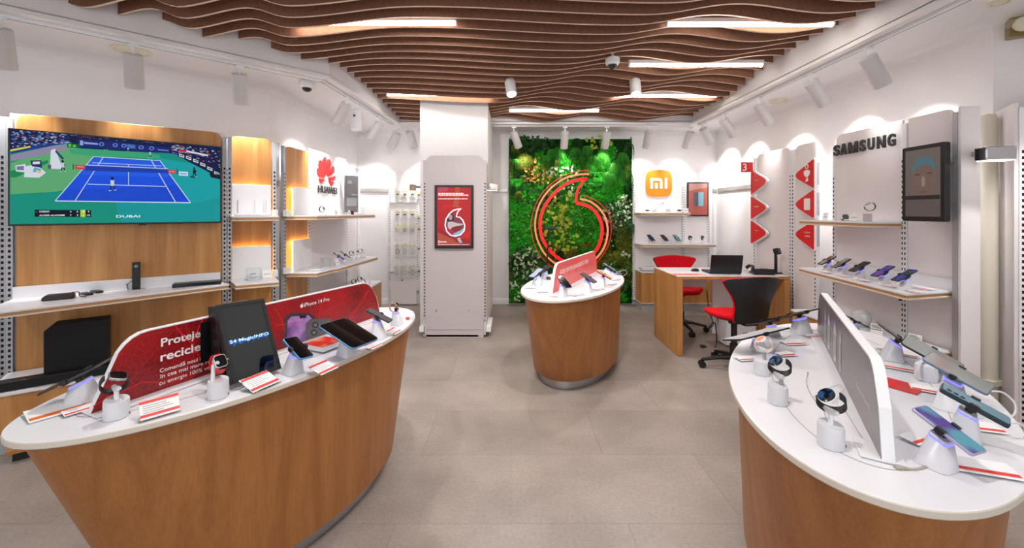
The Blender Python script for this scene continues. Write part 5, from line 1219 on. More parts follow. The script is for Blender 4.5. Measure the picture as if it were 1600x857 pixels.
def watch(pos, yaw, tilt, label, case='round', face=scr('watch blue', (8,12,22), (30,80,130), 40), strap=BANDK, s=1.0, bodym=BLACK, group=None, caps=None):
    """pos = centre of the case face; strap loops beneath"""
    t = thing('smart_watch', label, 'watch', pos, tuple(yaw) if isinstance(yaw, tuple) else (tilt, 0, yaw), group)
    if case == 'round':
        MB().lathe([(.017*s,-.007*s),(.0205*s,-.005*s),(.021*s,.0),(.019*s,.0028*s),(.001,.003*s)], 24).build('case', bodym, t); MB().lathe([(.017*s,.0031*s),(.001,.0033*s)], 24, cap=False).build('face', face, t)
    else:
        MB().prism([(x-.019*s, y-.022*s) for x, y in rrect(.038*s,.044*s,.010*s)], -.006*s, .002*s).build('case', bodym, t, bevel=.002); MB().prism([(x-.0165*s, y-.0195*s) for x, y in rrect(.033*s,.039*s,.008*s)], .002*s, .0026*s).build('face', DARKS, t, smooth=False)
    P = []
    for k in range(17):
        a = math.radians(62+236*k/16); P.append((0, -.027*s*math.sin(a-PI)*-1 if False else .030*s*math.sin(a), -.024*s+.030*s*math.cos(a)))
    b = MB(); w_ = .0115*s; rings = []
    for k, p in enumerate(P):
        a = math.radians(62+236*k/16); n_ = Vector((0, math.sin(a), math.cos(a))); q = Vector(p)
        rings.append([q+Vector((-w_,0,0)), q+Vector((w_,0,0)), q+n_*.003*s+Vector((w_,0,0)), q+n_*.003*s+Vector((-w_,0,0))])
    b.loft(rings); b.build('strap', strap, t, angle=50)
    MB().cyl((.0205*s,0,-.001), (.0235*s,0,-.001), .0028*s, n=10).build('crown', METG, t)
    return t
def watch_stand(base, head, yaw, label, r=.031, h=.055, z0=.7495, group='white watch stands', post=WHITE, poff=(0,0)):
    t = thing('watch_stand', label, 'stand', (base[0], base[1], z0), yaw, group)
    N = 28; rings = [[(r*math.cos(2*PI*k/N), r*math.sin(2*PI*k/N), z) for k in range(N)] for z in (.0005,)]
    rings.append([(r*.97*math.cos(2*PI*k/N), r*.97*math.sin(2*PI*k/N), h*.93+.09*r*math.sin(2*PI*k/N)*1.2) for k in range(N)]); rings.append([(r*.92*math.cos(2*PI*k/N), r*.92*math.sin(2*PI*k/N), h+.09*r*math.sin(2*PI*k/N)*1.2) for k in range(N)])
    b = MB(); b.loft(rings); b.build('pedestal', PLW, t, angle=50)
    inv = Matrix.Rotation(-yaw, 3, 'Z'); e = inv@(Vector(head)-Vector((base[0], base[1], z0)))
    q = Vector((poff[0], poff[1], h-.004)); e2 = Vector((q.x*.7+e.x*.3, q.y*.7+e.y*.3, e.z-.006))
    b = MB(); b.tube([q, e2, e], .0062, n=8); b.build('post', post, t)
    b = MB(); b.tube([e+Vector((0,-.018,.004)), e, e+Vector((0,.018,.004))], [.006,.010,.006], n=8); b.build('saddle', PLW, t)
    b = MB(); b.cyl((r*.75,-r*.68,.008), (r*.78,-r*.70,.008), .0035, n=10); b.build('lock', BLACK, t)
    return t
def cable(P, label, r=.0022, m=PLW, loc=(0,0,0)):
    t = thing('white_cable' if m is PLW else 'dark_cable', label, 'cable', loc, 0); MB().tube(smooth_path([tuple(p) for p in P], 5), r, n=6).build('cord', m, t)
    b = MB(); b.cyl(P[0], Vector(P[0])+(Vector(P[0])-Vector(P[1])).normalized()*.012, r*1.8, n=8); b.build('plug', m, t); return t
TZ = .7495
def edge_on(q0, q1, Y0, Y1, tip=.12, flip=False):
    a_, c_ = at(q0[0], q0[1], Y0), at(q1[0], q1[1], Y1); mid = (a_+c_)/2; e = (c_-a_); L_ = e.length; e.normalize()
    d_ = (mid-Vector((0,0,EYE))).normalized(); n_ = e.cross(d_).normalized()
    if n_.z < 0: n_ = -n_
    n_ = (n_-d_*tip).normalized(); n_ = (n_-e*n_.dot(e)).normalized()
    y_ = n_.cross(e) ; M = Matrix((e, y_, n_)).transposed()
    M2 = Matrix((-y_, e, n_)).transposed()   # local y along e
    return mid, tuple(M2.to_euler()), L_
def T(px, py, z=TZ): return onz(px, py, z)

# --- left counter
p = T(131, 628); m_, r_, l_ = edge_on((76,608),(162,567), p.y-.03, p.y+.02, .06); phone_on_stand((p.x, p.y), r_, m_, .13, l_, 'thin dark tablet seen edge on at the near end of left counter', 'edge-on tablet at the near left counter end', th=.007, cat='tablet', name='display_tablet', s=1.25)
flat_card(T(98, 641), 1.0, 'white card tray with an orange stripe at the near tip of left counter', .15, .09, band=ORANGE)
flat_card(T(134, 641), 1.05, 'narrow card with a red stripe beside the near end of the red sign', .10, .04)
WH1 = at(184, 590, T(182, 652).y); b1 = T(182, 652)
watch_stand((b1.x, b1.y), (b1.x, b1.y, .835), 1.1, 'white round watch stand nearest the viewer on left counter')
watch((b1.x+.003, b1.y+.002, .874), (-.35,.35,-.78), 0, 'square black smart watch nearest the viewer on left counter', 'square', bodym=METAL, strap=mat('midnight strap', (22,26,34), .5))
price_card(T(251, 652), .79+.06, 'price card with two red bands between the two left counter watches', .092, .056, .91)
b1 = T(341, 620); watch_stand((b1.x, b1.y), (b1.x-.008, b1.y, .862), .9, 'white round watch stand before the small advertising monitor', poff=(-.016,.0), h=.058)
watch((b1.x+.006, b1.y+.002, .868), 1.05, .95, 'square smart watch with a red strap before the small monitor', 'square', bodym=mat('silver case', (206,206,210), .3, .7), strap=mat('red strap', (222,40,44), .5))
# advertising monitor
t = thing('advert_monitor', 'black tilted advertising monitor with blue glowing words on left counter', 'monitor', (-.980, 1.530, .8975), (1.136, .052, 1.155))
mw_, mh_ = .180, .284
MB().prism([(x-mw_/2, y-mh_/2) for x, y in rrect(mw_, mh_, .006)], -.026, -.001).build('housing', BLACK, t, bevel=.003)
b = MB(); 
for (x0,x1,y0,y1) in ((-mw_/2,mw_/2,mh_/2-.013,mh_/2),(-mw_/2,mw_/2,-mh_/2,-mh_/2+.013),(-mw_/2,-mw_/2+.013,-mh_/2+.0132,mh_/2-.0132),(mw_/2-.013,mw_/2,-mh_/2+.0132,mh_/2-.0132)): b.bb(x0,x1,y0,y1,-.001,.002)
b.build('bezel', mat('matte black bezel', (24,24,26), .5), t, smooth=False)
MB().bb(-mw_/2+.013, mw_/2-.013, -mh_/2+.013, mh_/2-.013, -.001, 0).build('screen', emi('monitor dark', (56,62,60), .30), t, smooth=False)
BL = emi('monitor blue', (20,96,190), .8); BL2 = emi('monitor pale blue', (190,230,255), 1.1)
b = MB()
for k in range(46):
    x = -.076+k*.00335; y = -.004+.010*math.sin(k*.9)*.4+.0012*k*.05; h_ = .005+.006*abs(math.sin(k*1.7)); b.box((x, y+.004*math.sin(k*2.1), .0006), (.0045, h_, .0003), rot=(0,0,.4*math.sin(k*2.3)))
b.build('glow_print', BL, t, smooth=False); text('S4 MagicINFO', t, -.072, -.008, .146, .015, None, BL2, flat=.0012, bold=.01)
MB().face([(.005,-.129,.0005),(.064,-.129,.0005),(.074,-.082,.0005),(.03,-.078,.0005),(.018,-.088,.0005)]).build('reflection_print', GLOSSK, t, smooth=False)
st = thing('monitor_box', 'black box stand behind the advertising monitor', 'stand', (-1.035, 1.555, .7565), 1.155)
b = MB(); b.add([(-.058,-.0,.0),(.08,-.0,0),(.08,.062,0),(-.058,.062,0),(-.058,.055,.255),(.08,.055,.255),(.08,.095,.255),(-.058,.095,.255)], [(0,3,2,1),(4,5,6,7),(0,1,5,4),(2,3,7,6),(0,4,7,3),(1,2,6,5)]); b.build('case', mat('satin black box', (10,10,12), .3), st, smooth=False, bevel=.003); MB().bb(-.08,.06,.0955,.099,.05,.2).build('rear_cover', BLACK, st, smooth=False)
price_card(T(417, 607), 1.20, 'price card with red bands lying before the small monitor', .10, .075, .40)
b1 = T(457, 583); phone_on_stand((b1.x, b1.y), (.495,.076,1.105), (-.82,1.57,.847), .061, .125, 'black phone with a blue rim beside the small monitor', 'blue rimmed phone by the small monitor', frame=mat('blue rim', (90,150,200), .3, .4))
price_card(T(515, 583), 1.2, 'price card with a red band between phone and tablet on left counter', .085, .07, .30)
bx_ = T(500, 548); t = thing('product_box', 'flat white box with a red printed lid behind the blue rimmed phone', 'box', (bx_.x+.005, bx_.y+.03, TZ+.007), 1.15)
MB().bb(-.06,.06,-.06,.06,.0,.022).build('carton', PAPER, t, smooth=False, bevel=.002); MB().bb(-.06,.06,-.06,.06,.0222,.0232).build('lid_print', noisy('red flower print', (214,34,38), (236,150,70), (30,30,30), .35, ramp=(.5,.7)), t, smooth=False)
b1 = T(541, 556); phone_on_stand((b1.x, b1.y), (.342,.005,1.135), (-.697,1.75,.852), .153, .2125, 'large black tablet with a blue rim on the left counter', 'large blue rimmed tablet', m=DARKS, th=.0065, frame=mat('blue rim', (90,150,200), .3, .4), cat='tablet', name='display_tablet', s=1.1, claw=False)
price_card(T(589, 545), 1.2, 'red printed card lying right of the large tablet', .07, .05, .25)
b1 = T(592, 528); phone_on_stand((b1.x, b1.y), (.471,.03,1.569), (-.664,2.05,.85), .066, .132, 'grey phone back up near the far end of the red sign', 'grey back-up phone', m=GRAPH, frame=GRAPH)
price_card(T(622, 522), 1.35, 'red printed card beside the grey phone stand', .075, .05, .3); price_card(T(577, 508+20), 1.3, 'small red card behind the grey phone stand', .05, .03, .3)
b1 = T(620, 508); stand((b1.x, b1.y), (.3,0,1.3), (b1.x, b1.y, .845), 'white watch pedestal at the far end of left counter', s=.85)
watch((b1.x+.004, b1.y-.004, .862), 1.6, .8, 'small orange and copper watch at the far end of left counter', 'round', strap=mat('copper strap', (206,140,100), .5), bodym=mat('copper case', (200,130,90), .35, .5), s=.85)
t = thing('rolled_leaflet', 'white curled leaflet with a red patch at the far tip of left counter', 'leaflet', T(632, 500), .15)
b = MB(); rings = [[(x, .022*math.cos(a), .0225+.022*math.sin(a)-.0) for a in [PI*k/8 for k in range(9)]]+[(x, .020*math.cos(a), .0225+.020*math.sin(a)) for a in [PI-PI*k/8 for k in range(9)]] for x in (-.05, .05)]
b.loft(rings); [b.bb(-.05,.05,s*.022-.001,s*.022+.001,.0,.0225) for s in (-1,1)]; b.build('sheet', PAPER, t); MB().bb(.01,.03,-.0235,-.0228,.004,.02).build('red_patch', REDL, t, smooth=False)
cable([T(150,600)+Vector((0,0,.002)), T(170,612)+Vector((0,0,.004)), T(165,598)+Vector((0,0,.002))], 'white cable under the near end tablet of left counter')

# --- right counter
STP = mat('lilac pedestal', (226,214,222), .4)
b1 = T(1298, 697); watch_stand((b1.x, b1.y), (b1.x+.002, b1.y+.002, .838), .2, 'white watch stand nearest the viewer on right counter', r=.0305, h=.058)
watch((b1.x-.010, b1.y+.004, .884), (.50,.45,-2.2), 0, 'black round smart watch nearest the viewer on right counter', s=1.0)
b1 = T(1215.5, 630); watch_stand((b1.x, b1.y), (b1.x+.004, b1.y+.002, .835), .2, 'white watch stand at the left middle rim of right counter', r=.029, h=.058, post=METG, poff=(.014,0))
watch((b1.x-.006, b1.y+.004, .886), (.50,.45,-2.2), 0, 'black round smart watch with a dark blue face on right counter', s=1.0, face=scr('watch slate', (20,34,54), (60,96,130), 60))
b1 = T(1190, 585); watch_stand((b1.x, b1.y), (b1.x+.004, b1.y+.004, .84), .2, 'white watch stand farthest of the three on right counter', r=.028, h=.055, post=METG, poff=(.014,0))
watch((b1.x-.002, b1.y+.004, .882), (.45,.30,-2.2), 0, 'white smart watch with an orange screen on right counter', s=.95, face=ORANGE, strap=mat('cream strap', (232,214,200), .5), bodym=WHITE)
flat_card(T(1165, 563), .15, 'clear card holder with a red patch at the left rim of right counter', .07, .04)
PHN = scr('violet teal swirl', (84,60,140), (86,150,170), 14)
b1 = T(1462, 728); phone_on_stand((b1.x, b1.y), (.459,.02,.319), (1.063,1.0,.838), .0595, .128, 'violet and teal phone nearest the viewer on right counter', 'violet and teal phone', m=PHN, frame=mat('lilac frame', (180,170,200), .3, .4))
b1 = T(1505, 685); phone_on_stand((b1.x, b1.y), (.425,-.024,.699), (1.24,1.1,.852), .062, .135, 'teal backed phone behind the violet one on right counter', 'teal backed phone', m=mat('teal glass', (58,116,136), .18), th=.013, frame=mat('dark teal frame', (22,44,52), .35), back=True, bumps=True)
b1 = T(1487, 640); m_, r_, l_ = edge_on((1447,556),(1549,612), 1.38, 1.26, .30); phone_on_stand((b1.x, b1.y), r_, m_, .13, l_, 'wide grey tablet behind the teal phone on right counter', 'wide grey tablet', m=mat('grey glass', (128,134,132), .15), th=.006, frame=mat('steel blue rim', (90,120,150), .3, .5), cat='tablet', name='display_tablet', s=1.15)
b1 = T(1393, 562); m_, r_, l_ = edge_on((1371,505),(1444,556), 1.76, 1.66, .05); phone_on_stand((b1.x, b1.y), r_, m_, .13, l_, 'black tablet seen edge on beside the silver sign', 'edge-on black tablet beside the silver sign', th=.006, cat='tablet', name='display_tablet', s=1.2)
b1 = T(1460, 590); m_, r_, l_ = edge_on((1411,530),(1505,580), 1.62, 1.50, .30); phone_on_stand((b1.x, b1.y), r_, m_, .15, l_, 'second grey tablet between the edge-on one and the wide one', 'second grey tablet', m=MATS['grey glass'], th=.007, frame=BLACK, cat='tablet', name='display_tablet', s=1.0)
b1 = T(1447, 594); t = thing('headset_stand', 'white handset pedestal with a looped white strap on right counter', 'stand', b1, .4)
MB().lathe([(.030,.0005),(.033,.02),(.030,.055),(.024,.062),(.001,.063)], 20).build('pedestal', PLW, t); MB().tube([(-.025-.030*math.cos(a), 0, .040+.034*math.sin(a)) for a in [k*2*PI/20 for k in range(20)]], .005, n=8, closed=True).build('loop', PLW, t); b = MB(); b.box((.01,-.02,.075), (.03,.03,.025), rot=(.4,0,0)); b.build('head', mat('blush plastic', (222,200,200), .4), t, bevel=.004)
b1 = T(1252, 521); m_, r_, l_ = edge_on((1222,496),(1271,484), 2.08, 2.10, .06); phone_on_stand((b1.x, b1.y), r_, m_, .13, l_, 'dark tablet seen edge on at the far tip of right counter', 'edge-on tablet at the far tip', th=.006, s=1.3, cat='tablet', name='display_tablet')
b1 = T(1208, 524); m_, r_, l_ = edge_on((1175,507),(1228,495), 1.98, 2.0, .08); phone_on_stand((b1.x, b1.y), r_, m_, .12, l_, 'dark phone seen edge on, middle of the far left group', 'edge-on phone in the far left group', th=.006, s=.9)
b1 = T(1186, 548); m_, r_, l_ = edge_on((1141,532),(1219,513), 1.80, 1.84, .16); phone_on_stand((b1.x, b1.y), r_, m_, .14, l_, 'flat white backed tablet nearest of the far left group', 'white backed tablet', m=mat('light grey glass', (190,190,190), .3), th=.007, cat='tablet', name='display_tablet', frame=BLACK, s=.9)
rc = T(1398, 600, .7535); t = thing('red_booklet', 'red booklet lying flat right of the silver sign', 'booklet', (rc.x, rc.y, TZ), .55)
MB().bb(-.048,.048,-.07,.07,.0003,.006).build('pages', mat('dull red cover', (206,60,50), .35), t, smooth=False, bevel=.001); MB().bb(-.04,.03,-.01,.06,.0061,.0065).build('print', RED, t, smooth=False)
for q, yaw, lb, w_, h_ in (((1428,690), .35, 'card with a coral patch left of the violet phone stand', .05, .045), ((1535,735), -.35, 'clear card tray with a red patch at the near tip of right counter', .12, .06), ((1543,672), -.3, 'card with a coral patch under the teal phone', .06, .05), ((1450,612), -.6, 'card with a red strip right of the red booklet', .09, .045), ((1405,577), -.7, 'card with a red strip behind the red booklet', .09, .05), ((1418,545+12), -.7, 'small card beside the edge-on black tablet', .06, .04), ((1240,538), .1, 'pale pink card at the far left of right counter', .10, .05), ((1272,527), .1, 'white card under the far tip phone', .08, .04), ((1228,556), .2, 'clear card holder with a pink label left of the silver sign', .07, .04), ((1385,548), -.7, 'card with a red corner right of the silver sign top', .06, .03)):
    flat_card(T(*q), yaw, lb, w_, h_, m=PAPER)
Z1 = Vector((0,0,.003))
cable([T(1322,672)+Vector((0,0,.05)), T(1350,690)+Z1, T(1362,695)+Z1], 'thin grey cable from the nearest watch to the silver sign', .0012, METG)
cable([T(1275,620)+Z1, T(1290,610)+Z1, T(1312,607)+Vector((0,0,.012)), T(1318,620)+Vector((0,0,.02)), T(1300,632)+Z1], 'white cable curl on right counter left of the silver sign', .0015)
cable([T(1262,585)+Z1, T(1260,600)+Z1, T(1268,620)+Z1, T(1285,640)+Z1, T(1290,655)+Z1], 'thin grey cable running along right counter before the sign', .0011, METG)
p = at(1545,612,1.35); cable([p, p+Vector((.035,-.01,.0)), p+Vector((.05,-.03,-.03)), p+Vector((.01,-.05,-.06)), T(1530,655)+Z1], 'thick white cable hanging from the wide grey tablet', .0030)
p = at(1577,662,1.12); cable([p, p+Vector((.03,0,-.002)), p+Vector((.05,0,-.03)), p+Vector((.02,.01,-.06)), p+Vector((-.04,.02,-.088))], 'thick white cable hanging from the teal phone', .0026)
cable([T(1407,733)+Vector((0,0,.0015)), T(1430,735)+Vector((0,0,.0015)), T(1447,731)+Vector((0,0,.0015))], 'flat beige cable at the foot of the violet phone stand', .003, mat('beige cable', (170,164,150), .5))

# --- centre counter
def cp(q, rot, c, w_, h_, lb, wh, **k):
    b1 = T(*q); phone_on_stand((b1.x, b1.y), rot, c, w_, h_, lb, wh, **k)
cp((880,463), (.578,.0,.55), (.383,3.0,.855), .062, .125, 'black phone in the middle of the near rim of the middle counter', 'black phone at the near rim of the middle counter')
cp((918,457), (.471,-.03,.86), (.592,3.17,.857), .062, .135, 'grey phone back up right of the black one, middle counter', 'grey phone on the middle counter', m=GRAPH)
p = at(944, 430, 3.40); cp((939,448), (.47,0,1.15), tuple(p), .06, .135, 'orange backed phone on the right of the middle counter', 'orange backed phone', m=ORANGE, back=True)
p = at(962, 424, 4.05); cp((955,431), (.5,0,1.25), tuple(p), .062, .13, 'phone with a teal screen at the far right of the middle counter', 'teal screen phone', m=scr('teal small', (40,110,120), (90,90,150), 20))
p = at(951, 417, 4.25); cp((948,425), (.5,0,1.1), tuple(p), .062, .13, 'phone with a violet screen behind the middle counter sign end', 'violet screen phone', m=scr('violet small', (110,80,150), (160,150,190), 20))
p = at(838, 427, 3.50); cp((838,445), (.5,0,-.9), tuple(p), .07, .13, 'pale phone left of the red middle counter sign', 'pale phone left of the middle sign', m=mat('pale screen', (160,170,190), .2))
p = at(850, 421, 3.75); cp((851,436), (.5,0,-.9), tuple(p), .065, .13, 'dark phone behind the pale one, left of the middle sign', 'dark phone left of the middle sign')
p = T(857, 437); t = thing('earbud_case', 'small black case near the left end of the middle counter sign', 'case', p, .4)
MB().lathe([(.018,.0005),(.022,.01),(.018,.022),(.001,.024)], 16).build('shell', BLACK, t); MB().lathe([(.0222,.012),(.0222,.0135)], 16).build('seam', METG, t)
p = T(841,448); t = thing('headphone_loop', 'clear ring shaped cable holder on the left of the middle counter', 'holder', (p.x, p.y, TZ), .3)
MB().tube([(.035*math.cos(a),0,.042+.036*math.sin(a)) for a in [k*2*PI/20 for k in range(20)]], .004, n=6, closed=True).build('ring', mat('pale blue plastic', (176,200,214), .25), t); MB().bb(-.02,.02,-.015,.015,.0005,.008).build('foot', PLW, t, smooth=False)
for q, yaw, lb, w_ in (((829,451), .2, 'clear card with a red mark at the left tip of the middle counter', .08), ((849,457), .15, 'clear card left of the sign foot on the middle counter', .09), ((902,462), .5, 'card with a red strip between the two near phones, middle counter', .10), ((936,453), .6, 'card with a red strip under the orange phone', .09), ((963,438), .8, 'card with a red mark at the right tip of the middle counter', .08), ((866,464), .4, 'small white card beside the black phone stand, middle counter', .05), ((957,445), .8, 'clear card at the right rim of the middle counter', .07)):
    flat_card(T(*q), yaw, lb, w_, .05)
p = at(970, 424, 4.0); cable([p, p+Vector((.04,0,.01)), p+Vector((.06,0,-.02)), p+Vector((.02,0,-.05))], 'white cable loop at the far right of the middle counter', .002)

# --- television shelf
Zs = .8155
p = onz(92, 468, Zs); t = thing('set_top_box', 'small black rounded box on the left of the television shelf', 'receiver', p, UL.ang)
b = MB(); b.slab([(-.07,0),(.07,0),(.068,.028),(.05,.034),(-.052,.034),(-.068,.022)], -.035, .035); b.build('body', mat('brown black plastic', (34,28,28), .4), t, bevel=.006, seg=3); MB().bb(-.03,.03,-.0365,-.0352,.010,.014).build('display', GLOSSK, t, smooth=False)
p0 = Vector(p); cable([p0+Vector((.02,.04,.03)), p0+Vector((.06,.06,.035)), p0+Vector((.08,.05,.01)), p0+Vector((.11,.06,.004))], 'black cable curling from the small box on the television shelf', .003, BLACK)
for q, lb in (((135,461), 'left of two short black remote controls on the shelf'), ((151,457.5), 'right of two short black remote controls on the shelf')):
    p = onz(*q, Zs); t = thing('remote_control', lb, 'remote control', p, UL.ang+PI/2+.5, 'remote controls'); MB().bb(-.045,.045,-.020,.020,.0003,.014).build('shell', BLACK, t, bevel=.004, seg=2)
    b = MB(); [b.cyl((-.03+i*.015, -.01+j*.010, .014), (-.03+i*.015, -.01+j*.010, .0158), .0035, n=8) for i in range(5) for j in range(3)]; b.build('buttons', METD, t)
p = onz(213, 453, Zs); t = thing('tower_modem', 'upright narrow black modem on a silver foot on the shelf', 'modem', p, UL.ang)
MB().slab([(-.05,0),(.05,0),(.045,.004),(-.045,.004)], -.03, .03).build('foot', SILVER, t, smooth=False); MB().bb(-.021,.021,-.016,.024,.0042,.195).build('body', BLACK, t, bevel=.002); MB().tube([(.007*math.cos(a), -.0165, .168+.007*math.sin(a)) for a in [k*PI/8 for k in range(16)]], .0018, n=5, closed=True).build('emblem', PLW, t)
p0 = Vector(p); cable([p0+Vector((-.02,.03,.10)), p0+Vector((-.05,.03,.085)), p0+Vector((-.075,.01,.05)), p0+Vector((-.06,.0,.006))], 'thin black cable looping left of the upright modem', .0025, BLACK)
cable([p0+Vector((-.015,.03,.06)), p0+Vector((-.05,.02,.06)), p0+Vector((-.065,.0,.03)), p0+Vector((-.045,-.01,.005))], 'second thin cable behind the upright modem', .0018, BLACK)
p = onz(307, 446, Zs); t = thing('media_box', 'flat long black media box at the right of the television shelf', 'receiver', (p.x+.01, p.y-.0, Zs), UL.ang-.06)
MB().bb(-.145,.145,-.045,.05,.0005,.026).build('body', BLACK, t, bevel=.002); MB().bb(-.12,.12,-.0465,-.0452,.010,.016).build('front_strip', GLOSSK, t, smooth=False)
# subwoofer and soundbar below
Zc = .3503
zt = 0; a = UL.x(68, .25); c = UL.x(168, .25); z1 = UL.xz(118, 505, .25)[1]
t = thing('subwoofer', 'large flat black subwoofer standing on the low cabinet', 'speaker', UL.w(a, -.25, Zc), UL.ang)
hw = UL.xz(168, 498.5, .25)[1]-Zc; MB().slab([(0,0),(c-a,0),(c-a,hw),(.035,hw*1.0),(0,hw-.035)], 0, .13).build('cabinet_body', mat('black fabric', (10,10,12), .8), t, bevel=.003); MB().bb(.03,c-a-.03,.05,.11,-.0,.004).build('foot', BLACK, t, smooth=False)
t = thing('soundbar', 'long low black soundbar in front of the subwoofer', 'speaker', UL.w(.02, -.40, Zc), UL.ang+.02)
MB().bb(0,.80,-.035,.035,.0005,.055).build('bar', BLACK, t, bevel=.004); MB().bb(.01,.79,-.0365,-.0352,.006,.05).build('grille', mat('black fabric', (10,10,12), .8), t, smooth=False)
# sloping oak foot under the low cabinet at left
p = onz(60, 700, .06); t = thing('floor_step', 'low sloping oak step on the floor under the left cabinet', 'step', (-2.66, 2.34, 0), UL.ang+.05)
MB().bb(-.14,.20,-.06,.10,.05,.075).build('board', WOODP, t, smooth=False, bevel=.003); MB().bb(-.12,.18,-.03,.08,0,.049).build('foot', BLACK, t, smooth=False)
# --- router bay products
zs = 1.3355; x_, _ = UB.xz(395, 336, .15)
t = thing('wifi_router', 'white wifi router with upright antennas on the upper shelf', 'router', UB.w(UB.L*.50, -.14, zs), UB.ang)
MB().slab([(-.12,.0005),(.12,.0005),(.125,.02),(-.125,.02)], -.06, .06).build('body', PLW, t, bevel=.004)
for x in (-.10, .02, .10): b = MB(); b.bb(x-.005, x+.005, .05, .058, .02, .13); b.build('antenna', PLW if x > -.1 else METG, t, bevel=.001)
def cloche(p, ang, label, w_=.10, h_=.09, item='pod'):
    t = thing('display_cover', label, 'display case', p, ang, 'clear covers over small products')
    MB().lathe([(w_*.62,.0005),(w_*.66,.008),(w_*.5,.012),(.001,.012)], 28).build('plate', mat('pale blue grey plate', (206,212,220), .4), t)
    b = MB(); hw = w_/2
    for (x0,x1,y0,y1,z0,z1) in ((-hw,hw,-hw,-hw+.0015,.012,h_),(-hw,hw,hw-.0015,hw,.012,h_),(-hw,-hw+.0015,-hw+.0016,hw-.0016,.012,h_),(hw-.0015,hw,-hw+.0016,hw-.0016,.012,h_),(-hw,hw,-hw,hw,h_,h_+.0015)): b.bb(x0,x1,y0,y1,z0,z1)
    b.build('cover', CLEAR, t, smooth=False); return t
cloche(UB.w(UB.L*.52, -.16, .8155), UB.ang, 'clear cover over white pods on the lower router bay shelf')
t = thing('sensor_pod', 'small white round pod under the clear cover in the router bay', 'gadget', UB.w(UB.L*.50, -.165, .829), .3)
MB().lathe([(.018,0),(.026,.010),(.022,.028),(.008,.036),(.001,.037)], 18).build('shell', PLW, t); MB().lathe([(.020,.031),(.012,.036)], 18, cap=False).build('ring', METG, t)
def ptag(p, ang, label, w_=.045, h_=.035, band=False, group='small price tags on wall shelves'):
    t = thing('price_tag', label, 'price tag', p, ang, group)
    MB().box((0,.004,h_/2+.001), (w_,.0015,h_), rot=(-.2,0,0)).build('card', PAPER, t, smooth=False); MB().box((0,.0015,h_*.45), (w_*.8,.001,.003), rot=(-.2,0,0)).build('print', REDL if band else INK, t, smooth=False); MB().bb(-w_/2,w_/2,-.008,.014,.0003,.0018).build('foot', CLEAR, t, smooth=False); return t
ptag(UB.w(UB.L*.84, -.12, .8155), UB.ang, 'white price tag right of the clear cover in the router bay', .06, .06)
# --- flower logo shelves
zu, zl = 1.3355, .8155
def UHw(Y, X, z): return (X, Y, z)
watch(UHw(4.10, -1.88, zu+.066), UH.ang, 1.25, 'round black watch at the left of the upper flower logo shelf', s=.9)
t = thing('watch_cradle', 'clear cradle under the left watch of the upper flower logo shelf', 'stand', UHw(4.10, -1.89, zu), UH.ang); MB().bb(-.02,.02,-.02,.02,.0003,.02).build('foot', CLEAR, t, smooth=False); MB().cyl((0,.005,.02),(0,.005,.045),.004).build('post', CLEAR, t)
for Y, X, lb, red in ((4.25,-1.82,'white price tag right of the left watch, upper flower shelf',0), (4.45,-1.85,'white price tag in the middle of the upper flower shelf',0), (4.62,-1.83,'white tag with red print on the upper flower shelf',1)): ptag(UHw(Y, X, zu), UH.ang, lb, .06, .05, red)
t = thing('earbud_case', 'black and red earphone case near the framed poster, upper flower shelf', 'case', UHw(4.70,-1.83,zu), UH.ang); MB().bb(-.02,.02,-.012,.012,.0005,.045).build('shell', BLACK, t, bevel=.005); MB().bb(-.018,.018,-.0135,-.0122,.03,.043).build('label_print', RED, t, smooth=False)
cloche(UHw(4.84,-1.80,zu), UH.ang, 'clear cover at the far end of the upper flower shelf', .07, .08)
t = thing('scale_disc', 'white tilted disc at the near end of the lower flower shelf', 'gadget', UHw(3.90,-1.86,zl), UH.ang+.3)
MB().lathe([(.085,.001),(.09,.006),(.088,.013),(.001,.014)], 32).build('disc', mat('pale blue grey plate', (206,212,220), .4), t); MB().lathe([(.03,.0143),(.001,.0145)], 20, cap=False).build('centre', PLW, t)
for k, dx_ in enumerate((-.03,.03)):
    t = thing('slim_bottle', 'slim clear tube standing on the lower flower shelf, %s one' % ('left','right')[k], 'bottle', UHw(3.87+dx_, -1.98, zl), 0); MB().lathe([(.012,.0005),(.012,.10),(.006,.115),(.006,.13),(.001,.131)], 12).build('glass', CLEAR, t); MB().lathe([(.0065,.131),(.0065,.14),(.001,.141)], 10).build('cap', PLW, t)
cloche(UHw(4.10,-1.86,zl), UH.ang, 'clear cover beside the white disc, lower flower shelf', .08, .09); ptag(UHw(4.22,-1.80,zl), UH.ang, 'white price tag before the two phones, lower flower shelf', .07, .07)
for k, (Y, mm, n_) in enumerate(((4.33, scr('snow grey', (60,66,70), (150,156,150), 30), 'dark'), (4.50, scr('moss green', (70,90,60), (150,160,130), 30), 'green'))):
    pos = (-1.83, Y, zl+.085); phone_on_stand((-1.83, Y), (.62,0,UH.ang+.25), pos, .062, .13, '%s screen phone on the lower flower shelf' % n_, '%s screen phone, lower flower shelf' % n_, m=mm, z0=zl, s=.8)
for k, (Y, lb) in enumerate(((4.64,'left of three watches on the lower flower shelf'), (4.77,'middle of three watches on the lower flower shelf'), (4.92,'right of three watches on the lower flower shelf'))):
    watch_stand((-1.80, Y), (-1.80, Y, zl+.055), UH.ang, 'white stand under the '+lb[:-22]+' of the lower flower shelf', r=.02, h=.03, z0=zl, group='small watch stands'); watch((-1.80, Y, zl+.092), UH.ang, 1.1, lb, s=.85, strap=(BANDK, mat('cream strap', (232,214,200), .5), mat('brown strap', (120,92,72), .5))[k], bodym=METG)
ptag(UHw(4.85,-1.74,zl), UH.ang, 'small grey price tag under the lower flower shelf watches', .05, .03)
zb = .4865
